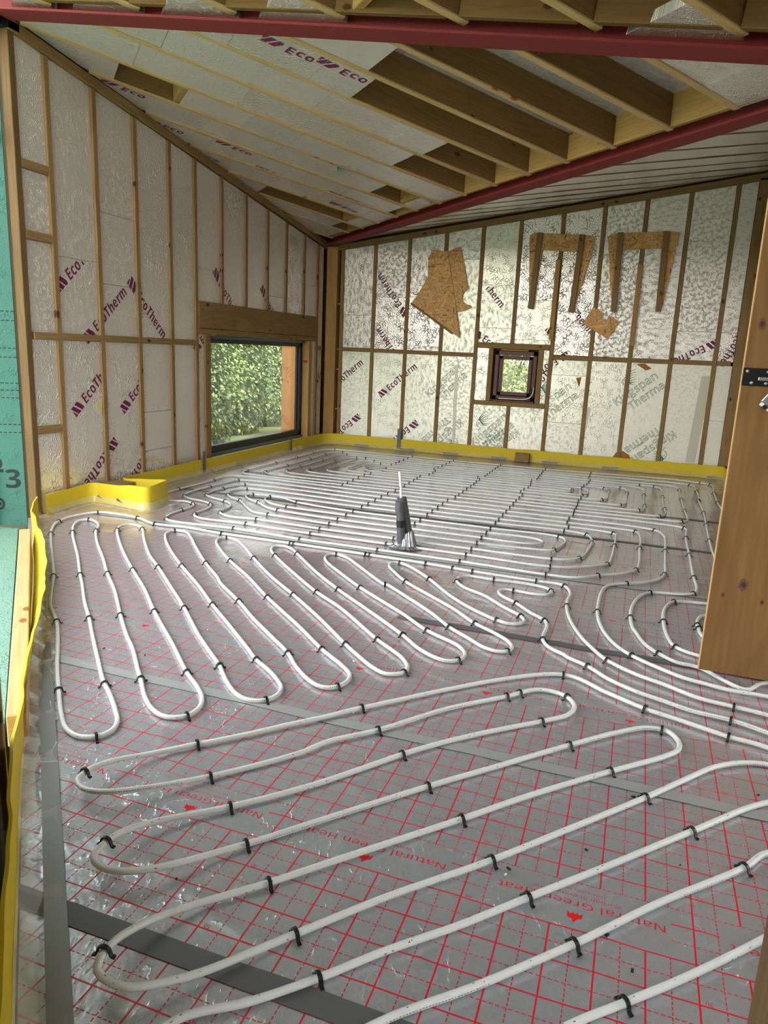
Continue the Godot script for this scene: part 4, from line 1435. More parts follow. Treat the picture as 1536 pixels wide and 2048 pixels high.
func build_threshold():
	var o := timber("threshold_batten", self, on_floor(50, 1058, 0.12) + Vector3(0, -0.05, 0), on_floor(33, 1430, 0.12) + Vector3(0, -0.05, 0), 0.056, 0.1, Vector3(1, 0, -1), M.pale_pine)
	tag(o, "pale sawn timber batten lying along the threshold beside the yellow foam strip", "batten")
	var deck := MB.new()
	deck.slab(PackedVector2Array([Vector2(-7.5, -4.0), Vector2(2.0, -4.0), Vector2(2.0, -0.16), Vector2(-5.42, -0.16)]), Vector3(0, -0.1, 0), Vector3(1, 0, 1) / R2, Vector3(1, 0, -1) / R2, Vector3.UP, 0.05)
	o = obj("ground_sheet", deck.mesh(), M.pale_membrane)
	tag(o, "pale green membrane sheet spread on the ground outside the opening", "sheet")
	# membrane hung on the outside of the left wall's end
	var base := Vector3(-3.905, -0.1, -3.765)
	var dir := Vector3(-1.0, 0, 0.62).normalized()
	var nn := Vector3(0.62, 0, 1.0).normalized()
	var th := thing("breather_membrane", "green breather membrane hanging on the wall end outside the timber post", "membrane", base)
	var mb := MB.new()
	var poly := PackedVector2Array([Vector2(0, 0), Vector2(1.1, 0.0), Vector2(1.1, 3.06), Vector2(0.0, 3.06)])
	mb.slab(poly, base + Vector3(0, 0.02, 0), dir, Vector3.UP, nn, 0.012, Vector2.ZERO)
	obj("sheet", mb.mesh(), M.membrane, th)
	var face := {"node": th, "boards": [{"node": th, "poly": poly, "rect": Rect2(0, 0, 1.1, 3.1), "o": base + Vector3(0, 0.02, 0), "ex": dir, "ey": Vector3.UP, "n": nn}]}
	# printed dashes and stencilled figures; the sheet is seen with its length running to the left
	for v: float in [625, 643, 697, 715, 766, 780, 795, 848, 864]:
		var y := on_left(30, v, -3.98).y + 0.08
		var dash := PackedVector2Array()
		for k in 26:
			for p in fan([Vector2(k * 0.03, y), Vector2(k * 0.03 + 0.019, y), Vector2(k * 0.03 + 0.019, y + 0.006), Vector2(k * 0.03, y + 0.006)]):
				dash.append(p)
		print_on(face, dash, M.ink)
	var figs := PackedVector2Array()
	for p in word("T3", true, 0.13, 0.2):
		figs.append(Vector2(0.225 - p.x, p.y + 0.26))
	print_on(face, figs, M.ink)
	for yy: float in [0.43, 0.15]:
		var ring := PackedVector2Array()
		var pts := []
		for k in 13:
			pts.append(Vector2(0.17 + cos(TAU * k / 12.0) * 0.03, yy + sin(TAU * k / 12.0) * 0.035))
		stroke(ring, pts, 0.008, 0.008)
		stroke(ring, [Vector2(0.155, yy), Vector2(0.185, yy)], 0.01, 0.01)
		print_on(face, ring, M.ink)
	# curled pale corner of the sheet
	mb = MB.new()
	lathe(mb, base + dir * 0.045 + Vector3(0, 2.47, 0.02), Vector3(0.15, 1, 0), PackedVector2Array([Vector2(0.04, 0.0), Vector2(0.037, 0.01), Vector2(0.0, 0.14)]), 14)
	obj("curled_corner", mb.mesh(), M.white_paper, th)
	o = timber("wall_batten", self, base + dir * 0.2 + nn * 0.03 + Vector3(0, 0.0, 0), base + dir * 0.2 + nn * 0.03 + Vector3(0, 0.42, 0), 0.03, 0.03, dir, M.pine)
	tag(o, "short pale batten standing against the green membrane outside", "batten")
	# jamb of the opening close to the viewer, wrapped in grey wool
	var j := structure("door_1", "dark timber jamb of the opening edged with grey mineral wool", "jamb")
	timber("jamb", j, st(-1.98, -0.2, -0.1), st(-1.98, -0.2, 3.0), 0.05, 0.15, Vector3(1, 0, 1), M.dark_stud)
	timber("wool_packing", j, st(-1.93, -0.235, -0.1), st(-1.93, -0.235, 3.0), 0.05, 0.12, Vector3(1, 0, 1), M.wool, 0.01)
	timber("jamb", j, Vector3(0.352, -0.05, -1.19), Vector3(0.352, 2.9, -1.19), 0.09, 0.09, Vector3.RIGHT, M.brown_stud)

# ------------------------------------------------------------------ yellow foam edge strips
func strip(th: Node3D, pts: PackedVector3Array, lean: PackedFloat32Array, height: float, step: float, seed_: int):
	var path := smooth_path(pts, step)
	var nz := noise(seed_, 0.9, 2)
	var foot := PackedVector3Array()
	var top := PackedVector3Array()
	var n := path.size()
	for i in n:
		var f := float(i) / (n - 1)
		var k := f * (lean.size() - 1)
		var l := lerpf(lean[floori(k)], lean[mini(ceili(k), lean.size() - 1)], k - floorf(k))
		var along := (path[mini(i + 1, n - 1)] - path[maxi(i - 1, 0)]).normalized()
		var side := along.cross(Vector3.UP)
		var wob := nz.get_noise_2d(path[i].x * 3.0, path[i].z * 3.0)
		foot.append(path[i] + Vector3(0, 0.002, 0))
		var boxed := 0.045 * exp(-Vector2(path[i].x + 3.28, path[i].z + 4.4).length_squared() / 0.12)
		top.append(path[i] + side * (l + wob * 0.012) + Vector3(0, height + boxed + wob * 0.01, 0))
	var mb := MB.new()
	ribbon(mb, foot, top, 0.008)
	obj("foam", mb.mesh(), M.yellow, th)
	# clear film skirt welded to the foam, running down on to the floor
	mb = MB.new()
	var up := PackedVector3Array()
	var low := PackedVector3Array()
	for i in n:
		var along := (path[mini(i + 1, n - 1)] - path[maxi(i - 1, 0)]).normalized()
		var side := along.cross(Vector3.UP)
		var w1 := nz.get_noise_2d(path[i].x * 9.0 + 50.0, path[i].z * 9.0)
		up.append(foot[i].lerp(top[i], 0.33) + side * 0.006)
		low.append(path[i] + side * (0.085 + w1 * 0.02) + Vector3(0, 0.007, 0))
	for i in n - 1:
		var m0 := up[i].lerp(low[i], 0.55) - Vector3(0, 0.018 + 0.006 * sin(i * 1.7), 0)
		var m1 := up[i + 1].lerp(low[i + 1], 0.55) - Vector3(0, 0.018 + 0.006 * sin((i + 1) * 1.7), 0)
		for q in [[up[i], up[i + 1], m1, m0], [m0, m1, low[i + 1], low[i]]]:
			var nn: Vector3 = (q[1] - q[0]).cross(q[3] - q[0]).normalized()
			if nn.y < 0:
				nn = -nn
			mb.quad(q[0], q[1], q[2], q[3], nn)
	obj("film_skirt", mb.mesh(), M.clear, th)

func build_edge_strips():
	var th := thing("edge_strip", "yellow foam edge strip along the foot of the left and far walls", "edge strip", Vector3(-3.77, 0, -6.0))
	var pts := PackedVector3Array()
	for q in [[-3.765, -3.80], [-3.79, -4.0], [-3.795, -4.25], [-3.76, -4.285], [-3.6, -4.27], [-3.32, -4.23], [-3.27, -4.25], [-3.32, -4.55], [-3.38, -4.585], [-3.6, -4.57], [-3.74, -4.58], [-3.775, -4.65], [-3.785, -5.2], [-3.785, -6.0], [-3.785, -7.0], [-3.785, -8.2], [-3.76, -8.42], [-3.66, -8.51], [-3.45, -8.52], [-2.6, -8.52], [-1.6, -8.52], [-0.6, -8.52], [0.4, -8.52], [0.80, -8.52], [0.92, -8.46], [0.94, -8.2], [0.94, -7.0], [0.94, -5.0], [0.94, -3.2]]:
		pts.append(Vector3(q[0], 0, q[1]))
	strip(th, pts, PackedFloat32Array([-0.0, 0.0, 0.0]), 0.14, 0.035, 5)
	th = thing("threshold_strip", "yellow foam edge strip leaning along the diagonal threshold", "edge strip", st(-3.0, -0.05, 0))
	pts = PackedVector3Array()
	for q in [[-0.85, -0.1], [-1.4, -0.1], [-1.9, -0.097], [-2.5, -0.088], [-3.2, -0.072], [-4.0, -0.06], [-4.7, -0.06], [-5.1, -0.05], [-5.26, -0.03]]:
		pts.append(st(q[0], q[1], 0))
	strip(th, pts, PackedFloat32Array([-0.01, -0.01, -0.01, 0.012, 0.05, 0.065, 0.05, 0.0, 0.0]), 0.15, 0.04, 6)
	# boxed-in pad the strip is wrapped round
	var o := obj("wood_packer", box_at(Vector3(-3.80, 0.0, -4.56), Vector3(-3.62, 0.13, -4.38), 0.004), M.dark_stud)
	tag(o, "brown timber packer boxed in by the yellow strip at the left wall", "block")
	for q in [[-3.771, -5.735, 0.03], [-3.771, -7.53, 0.03]]:
		o = obj("tape_strip", box_at(Vector3(q[0] - 0.004, 0.02, q[1] - q[2] * 0.7), Vector3(q[0], 0.22 if q[1] > -6 else 0.15, q[1] + q[2] * 0.7), 0.0005), M.tape)
		tag(o, "grey tape strip holding the yellow foam to the left wall", "tape", "tapes on the left wall strip")
	o = obj("tape_strip", box_at(Vector3(-2.80, 0.02, -8.507), Vector3(-2.755, 0.27, -8.503), 0.0005), M.tape)
	tag(o, "grey tape strip running up a stud from the yellow foam at the far wall", "tape")

# ------------------------------------------------------------------ tape on the film joints
func build_tape():
	var big := noise(71, 0.9, 2)
	var mid := noise(72, 3.0, 2)
	var crease := noise(73, 2.2, 2, true)
	crease.domain_warp_enabled = true
	crease.domain_warp_amplitude = 0.35
	var clear_grey := flat(Color(0.66, 0.66, 0.65), 0.35, 0.4)
	var list := [
		[-1.24, 0.30, -1.035, 0.055, M.tape, "dark grey tape along the film joint closest to the threshold"],
		[-2.00, 2.2, -2.025, 0.05, clear_grey, "pale grey tape along the film joint under the first long pipe runs"],
		[-0.95, 2.2, -3.03, 0.05, M.tape, "grey tape along the film joint that passes under the plywood door"],
		[-3.6, 2.2, -4.01, 0.045, clear_grey, "grey tape along the film joint beside the conduit stub"],
		[-3.6, 0.9, -5.06, 0.045, M.tape, "grey tape along the joint across the middle of the pipe field"],
		[-3.6, 0.9, -6.10, 0.045, M.tape, "grey tape along the joint towards the far wall"],
	]
	for q in list:
		var mb := MB.new()
		var n := 90
		for i in n:
			var xa := lerpf(q[0], q[1], float(i) / n)
			var xb := lerpf(q[0], q[1], float(i + 1) / n)
			for k in 3:
				var za: float = q[2] + q[3] * (k / 3.0 - 0.5)
				var zb: float = q[2] + q[3] * ((k + 1) / 3.0 - 0.5)
				var c := []
				for p in [[xa, za], [xb, za], [xb, zb], [xa, zb]]:
					c.append(Vector3(p[0], _film_y(big, mid, crease, p[0], p[1]) + 0.0018, p[1]))
				mb.quad(c[0], c[1], c[2], c[3], Vector3.UP)
		var o := obj("joint_tape", mb.mesh(), q[4])
		tag(o, q[5], "tape")
	var mb := MB.new()
	for i in 60:
		var sa := lerpf(-3.0, -0.9, i / 60.0)
		var sb := lerpf(-3.0, -0.9, (i + 1) / 60.0)
		var h0 := 0.008 + 0.004 * sin(i * 0.7)
		var h1 := 0.008 + 0.004 * sin((i + 1) * 0.7)
		mb.quad(st(sa, -0.045, h0 + 0.008), st(sb, -0.045, h1 + 0.008), st(sb, 0.0, h1), st(sa, 0.0, h0), Vector3.UP)
	var o := obj("joint_tape", mb.mesh(), M.soft_tape)
	tag(o, "grey tape sticking the clear film skirt down along the threshold", "tape")

# ------------------------------------------------------------------ heating pipes and clips
func pipe_points(data: Array) -> PackedVector3Array:
	var p := PackedVector3Array()
	for i in range(0, data.size(), 3):
		p.append(Vector3(data[i], PIPE_R + 0.003 + data[i + 2], data[i + 1]))
	return p

func clip_mesh() -> ArrayMesh:
	var mb := MB.new()
	var prof := PackedVector2Array([Vector2(-0.023, -0.0085), Vector2(-0.016, -0.0075), Vector2(-0.0135, -0.003)])
	for k in 7:
		var a := PI - PI * k / 6.0
		prof.append(Vector2(cos(a), sin(a)) * 0.0130)
	prof.append_array(PackedVector2Array([Vector2(0.0135, -0.003), Vector2(0.016, -0.0075), Vector2(0.023, -0.0085)]))
	for i in prof.size() - 1:
		var a := prof[i]
		var b := prof[i + 1]
		var o := (b - a).normalized().orthogonal() * -0.0017
		if o.dot((a + b) * 0.5 + Vector2(0, 0.012)) < 0:
			o = -o
		var q := [a - o, b - o, b + o, a + o]
		var w := 0.0042
		var f := func(p: Vector2, z: float) -> Vector3: return Vector3(p.x, p.y, z)
		mb.quad(f.call(q[2], -w), f.call(q[3], -w), f.call(q[3], w), f.call(q[2], w), Vector3(o.x, o.y, 0).normalized())
		mb.quad(f.call(q[0], -w), f.call(q[1], -w), f.call(q[1], w), f.call(q[0], w), Vector3(-o.x, -o.y, 0).normalized())
		for z: float in [-w, w]:
			mb.quad(f.call(q[0], z), f.call(q[1], z), f.call(q[2], z), f.call(q[3], z), Vector3(0, 0, signf(z)))
	return mb.mesh()

func build_pipes():
	var sets := [
		[PIPE_NEAR, CLIPS_NEAR, "white heating pipe laid in long loops beside the threshold", "black clip on the pipe loops beside the threshold", 12, 0.02],
		[PIPE_MIDDLE_LEFT, CLIPS_MIDDLE_LEFT, "white heating pipe in tight upright loops behind the threshold strip", "black clip on the tight pipe loops behind the threshold strip", 10, 0.025],
		[PIPE_MIDDLE_FIELD, CLIPS_MIDDLE_FIELD, "white heating pipe winding round the conduit stub in the middle of the room", "black clip on the pipe rows round the conduit stub", 10, 0.035],
		[PIPE_FAR_FIELD, CLIPS_FAR_FIELD, "white heating pipe in nested rows beneath the far wall", "black clip on the nested pipe rows beneath the far wall", 8, 0.05],
	]
	var cm := clip_mesh()
	var all := []
	for q in sets:
		var path := smooth_path(pipe_points(q[0]), q[5])
		var o := obj("heating_pipe", tube(path, PIPE_R, q[4]), M.pipe)
		tag(o, q[2], "pipe", "underfloor heating circuits")
		for i in range(0, q[1].size(), 2):
			var c := Vector3(q[1][i], 0.012, q[1][i + 1])
			var best := 0
			var bd := 1e9
			for k in path.size():
				var d := Vector2(path[k].x - c.x, path[k].z - c.z).length_squared()
				if d < bd:
					bd = d
					best = k
			if bd > 0.01:
				continue
			best = clampi(best, 1, path.size() - 2)
			var along := path[best + 1] - path[best - 1]
			var y := path[best].y
			along.y = 0
			along = along.normalized()
			var xf := Transform3D(Basis(Vector3.UP.cross(along), Vector3.UP, along), Vector3(path[best].x, y, path[best].z))
			all.append([xf, q[3], xf.origin.length()])
	all.sort_custom(func(a, b): return a[2] < b[2])
	var proto: MeshInstance3D = null
	var rest := MB.new()
	var arr := cm.surface_get_arrays(0)
	for i in all.size():
		if i < 300:
			var o: MeshInstance3D
			if proto == null:
				o = MeshInstance3D.new()
				o.mesh = cm
				o.material_override = M.black_plastic
				proto = o
			else:
				o = proto.duplicate()
			o.name = numbered("pipe_clip")
			add_child(o, true)
			o.transform = all[i][0]
			tag(o, all[i][1], "clip", all[i][1].replace("black clip on the", "clips on the"))
		else:
			var xf: Transform3D = all[i][0]
			for k in arr[Mesh.ARRAY_VERTEX].size():
				rest.v.append(xf * arr[Mesh.ARRAY_VERTEX][k])
				rest.n.append(xf.basis * arr[Mesh.ARRAY_NORMAL][k])
				rest.uv.append(Vector2.ZERO)
	if rest.v.size() > 0:
		var o := obj("far_pipe_clips", rest.mesh(), M.black_plastic)
		tag(o, "tiny black clips on the farthest pipe rows under the far wall", "clips")
		o.set_meta("kind", "stuff")

# ------------------------------------------------------------------ conduit stub
func build_conduit():
	var a0 := on_floor(803, 1096)
	var b0 := on_floor(817, 1095)
	var up := func(u: float, v: float) -> Vector3:
		var d := ray(u, v)
		var k: float = a0.z / d.z
		return Vector3(0, EYE, 0) + d * k
	var th := thing("conduit_stub", "grey taped conduits rising from the floor with a white rod on top", "conduit", a0)
	var at: Vector3 = up.call(801, 1015)
	var mb := MB.new()
	tube_into(mb, PackedVector3Array([a0, a0.lerp(at, 0.5), at]), 0.027, 16)
	obj("front_conduit", mb.mesh(), M.conduit, th)
	var bt: Vector3 = up.call(801.5, 996) + Vector3(0.0, 0, -0.02)
	mb = MB.new()
	tube_into(mb, PackedVector3Array([b0 + Vector3(0, 0, -0.03), (b0 + Vector3(0, 0, -0.03)).lerp(bt, 0.45), bt.lerp(b0, 0.06), bt]), 0.03, 16, false)
	tube_into(mb, PackedVector3Array([bt + (b0 - bt) * 0.02, bt]), 0.025, 16, true)
	obj("rear_conduit", mb.mesh(), M.conduit, th)
	# collar cut back at the mouth
	var ct: Vector3 = up.call(801, 1006)
	mb = MB.new()
	tube_into(mb, PackedVector3Array([ct + Vector3(0.0, -0.05, 0.008), ct + Vector3(0.0, 0.012, 0.008)]), 0.0295, 16)
	obj("collar", mb.mesh(), M.conduit, th)
	var m0: Vector3 = up.call(802, 1054)
	var m1: Vector3 = up.call(801.6, 1040)
	mb = MB.new()
	tube_into(mb, PackedVector3Array([m0 + Vector3(0.0, 0, 0.0), m1]), 0.0285, 16, false)
	obj("black_tape_band", mb.mesh(), M.black_tape, th)
	# foil tape skirt gathered round the foot
	mb = MB.new()
	var c := (a0 + b0) * 0.5 + Vector3(0, 0, -0.01)
	var n := 40
	var rg := RandomNumberGenerator.new()
	rg.seed = 4
	var jit := []
	for k in n:
		jit.append([rg.randf_range(0.88, 1.12), rg.randf_range(0.9, 1.1), rg.randf_range(0.85, 1.12)])
	for k in n:
		var k2 := (k + 1) % n
		for lv in 3:
			var rr := [0.085, 0.058, 0.044, 0.036]
			var hh := [0.006, 0.02, 0.065, 0.105]
			var q := []
			for e in [[k, lv], [k2, lv], [k2, lv + 1], [k, lv + 1]]:
				var ang: float = TAU * e[0] / n
				var rad: float = rr[e[1]] * jit[e[0]][e[1] % 3]
				q.append(c + Vector3(cos(ang) * rad * 1.25, hh[e[1]] * (jit[e[0]][2] if e[1] == 3 else 1.0), sin(ang) * rad))
			var nn: Vector3 = (q[1] - q[0]).cross(q[3] - q[0]).normalized()
			var outw := Vector3(cos(TAU * (k + 0.5) / n), 0.3, sin(TAU * (k + 0.5) / n))
			if nn.dot(outw) < 0:
				nn = -nn
			mb.quad(q[0], q[1], q[2], q[3], nn, Vector2(k * 0.02, lv * 0.05), Vector2(k2 * 0.02, lv * 0.05), Vector2(k2 * 0.02, lv * 0.05 + 0.05), Vector2(k * 0.02, lv * 0.05 + 0.05))
	obj("foil_skirt", mb.mesh(), M.foil_tape, th)
	var r0: Vector3 = up.call(800.5, 1000) + Vector3(0, 0, -0.02)
	var r1: Vector3 = up.call(797.0, 944) + Vector3(0, 0, -0.02)
	obj("white_rod", tube(PackedVector3Array([r0, r0.lerp(r1, 0.5) + Vector3(0.002, 0, 0), r1]), 0.0085, 10), M.white_plastic, th)

# ------------------------------------------------------------------ offcuts hung on the far wall
func far_poly(list: Array, ox: float, oy: float, k: float) -> PackedVector2Array:
	var out := PackedVector2Array()
	for q in list:
		var p := on_far(ox + q[0] / k, oy + q[1] / k)
		out.append(Vector2(p.x, p.y))
	return out

func far_stick(th: Node, called: String, a: Array, b: Array, ox: float, oy: float, k: float, z: float, w: float, d: float, mat: Material) -> MeshInstance3D:
	var p := on_far(ox + a[0] / k, oy + a[1] / k)
	var q := on_far(ox + b[0] / k, oy + b[1] / k)
	return timber(called, th, Vector3(p.x, p.y, z), Vector3(q.x, q.y, z), w, d, Vector3.RIGHT, mat)

func osb(th: Node, called: String, poly: PackedVector2Array, z: float) -> MeshInstance3D:
	var mb := MB.new()
	mb.slab(poly, Vector3(0, 0, z), Vector3.RIGHT, Vector3.UP, Vector3.BACK, 0.011, Vector2(rng.randf(), rng.randf()))
	return obj(called, mb.mesh(), M.osb, th)

func build_boards_on_wall():
	var z := FAR_Z + 0.012
	# angular sheets, one over the other
	var p := on_far(890, 590)
	var th := thing("strand_board_sheet", "angular strand board sheet with a round bite under another sheet", "board", Vector3(p.x, p.y, z))
	osb(th, "sheet", far_poly([[545, 170], [720, 190], [830, 190], [1035, 118], [1110, 470], [1170, 830], [1110, 875], [1080, 920], [1065, 1000], [1085, 1060], [1130, 1095], [1210, 1120], [1230, 1150], [1100, 1210], [960, 1230], [800, 700], [700, 300], [520, 265]], 800, 480, 8.533), z)
	th = thing("strand_board_sheet", "pointed strand board sheet with a grey batten on its lower edge", "board", Vector3(p.x, p.y, z + 0.012))
	osb(th, "sheet", far_poly([[490, 290], [755, 205], [832, 258], [960, 1120], [1030, 1680], [215, 1075], [400, 790], [485, 640]], 800, 480, 8.533), z + 0.014)
	far_stick(th, "edge_batten", [205, 1085], [905, 1595], 800, 480, 8.533, z + 0.024, 0.022, 0.03, M.dark_stud)
	# two U shaped templates with battens
	var k := 4.389
	p = on_far(1125, 540)
	th = thing("template_board", "U shaped strand board template with two battens above the small window", "template", Vector3(p.x, p.y, z), "U shaped templates")
	osb(th, "sheet", far_poly([[68, 118], [125, 115], [530, 135], [600, 142], [615, 170], [600, 250], [445, 735], [432, 735], [470, 282], [155, 262], [80, 700], [35, 690], [42, 145]], 1050, 440, k), z)
	far_stick(th, "batten", [138, 115], [52, 780], 1050, 440, k, z + 0.02, 0.058, 0.04, M.dark_stud)
	far_stick(th, "batten", [506, 132], [408, 812], 1050, 440, k, z + 0.02, 0.058, 0.04, M.dark_stud)
	p = on_far(1290, 540)
	th = thing("template_board", "U shaped strand board template with two battens closer to the plywood door", "template", Vector3(p.x, p.y, z), "U shaped templates")
	osb(th, "sheet", far_poly([[755, 122], [825, 118], [1240, 102], [1345, 108], [1358, 135], [1335, 210], [1212, 740], [1195, 740], [1200, 250], [855, 262], [790, 700], [755, 690], [745, 500], [730, 160]], 1050, 440, k), z)
	far_stick(th, "batten", [843, 115], [777, 805], 1050, 440, k, z + 0.02, 0.058, 0.04, M.dark_stud)
	far_stick(th, "batten", [1240, 105], [1168, 805], 1050, 440, k, z + 0.02, 0.058, 0.04, M.dark_stud)
	p = on_far(1202, 645)
	th = thing("strand_board_offcut", "small tilted strand board offcut with a square notch", "offcut", Vector3(p.x, p.y, z))
	osb(th, "sheet", far_poly([[600, 762], [697, 822], [668, 862], [708, 885], [740, 838], [830, 893], [725, 1045], [505, 908]], 1050, 440, k), z)
	var o := far_stick(self, "hanging_batten", [297, 352], [229, 1050], 1050, 440, k, z + 0.012, 0.05, 0.03, M.pine)
	tag(o, "pale batten nailed on a stud between the legs of the template above the window", "batten")
	o = far_stick(self, "hanging_batten", [1015, 388], [934, 1108], 1050, 440, k, z + 0.012, 0.05, 0.03, M.pine)
	tag(o, "pale knotty batten nailed on a stud between the legs of the template by the door", "batten")

# ------------------------------------------------------------------ odds and ends
func build_small_things():
	var o := obj("wood_block", box_at(Vector3(-1.315, 0.0, -8.50), Vector3(-1.15, 0.105, -8.44), 0.004), M.dark_stud)
	tag(o, "brown offcut block standing against the yellow strip beneath the small window", "block")
	for q in [[703, 896], [796, 905], [890, 911], [988, 921], [1092, 932], [1218, 941], [1435, 958]]:
		var p := on_floor(q[0], q[1], 0.03)
		var mb := MB.new()
		mb.box(Transform3D(Basis(Vector3.RIGHT, -0.5), Vector3(p.x, 0.03, -8.45)), Vector3(0.09, 0.0015, 0.028), 0.0005)
		o = obj("foil_patch", mb.mesh(), M.patch)
		tag(o, "silver foil tape patch at the foot of the yellow strip on the far wall", "tape", "foil patches along the far strip")
	for q in [[207, 1000], [245, 1008], [360, 950], [428, 946], [480, 935]]:
		var p := on_floor(q[0], q[1], 0.02)
		var mb := MB.new()
		mb.box(Transform3D(Basis.from_euler(Vector3(0.1, 0.6, -0.5)), p + Vector3(0.0, 0.015, 0)), Vector3(0.045, 0.0012, 0.022), 0.0005)
		o = obj("tape_patch", mb.mesh(), M.tape)
		tag(o, "small grey tape patch on the film skirt of the left wall strip", "tape", "tape patches along the left strip")
	# crumbs of earth and wood on the film
	var r := RandomNumberGenerator.new()
	r.seed = 12
	for q in [[1017, 1741, 0.009], [1011, 1752, 0.006], [1213, 1874, 0.009], [1264, 1945, 0.007], [1266, 1597, 0.010], [1172, 1703, 0.007], [208, 1299, 0.008], [290, 1312, 0.006], [708, 1325, 0.009], [706, 1428, 0.006], [353, 1761, 0.005], [279, 1781, 0.004], [1516, 1593, 0.007], [1156, 1917, 0.005], [1360, 1733, 0.004]]:
		var p := on_floor(q[0], q[1])
		var mb := MB.new()
		mb.box(Transform3D(Basis.from_euler(Vector3(r.randf() * 0.6, r.randf() * TAU, r.randf() * 0.6)), p + Vector3(0, q[2] * 0.3 + 0.003, 0)), Vector3(q[2] * 0.6, q[2] * 0.25, q[2] * 0.4), q[2] * 0.1)
		var pale: bool = int(q[0]) in [1011, 706, 708]
		o = obj("crumb", mb.mesh(), M.white_paper if pale else M.dirt)
		tag(o, "pale chip lying on the printed film" if pale else "dark crumb of earth lying on the printed film", "debris", "pale chips on the film" if pale else "dark crumbs on the film")

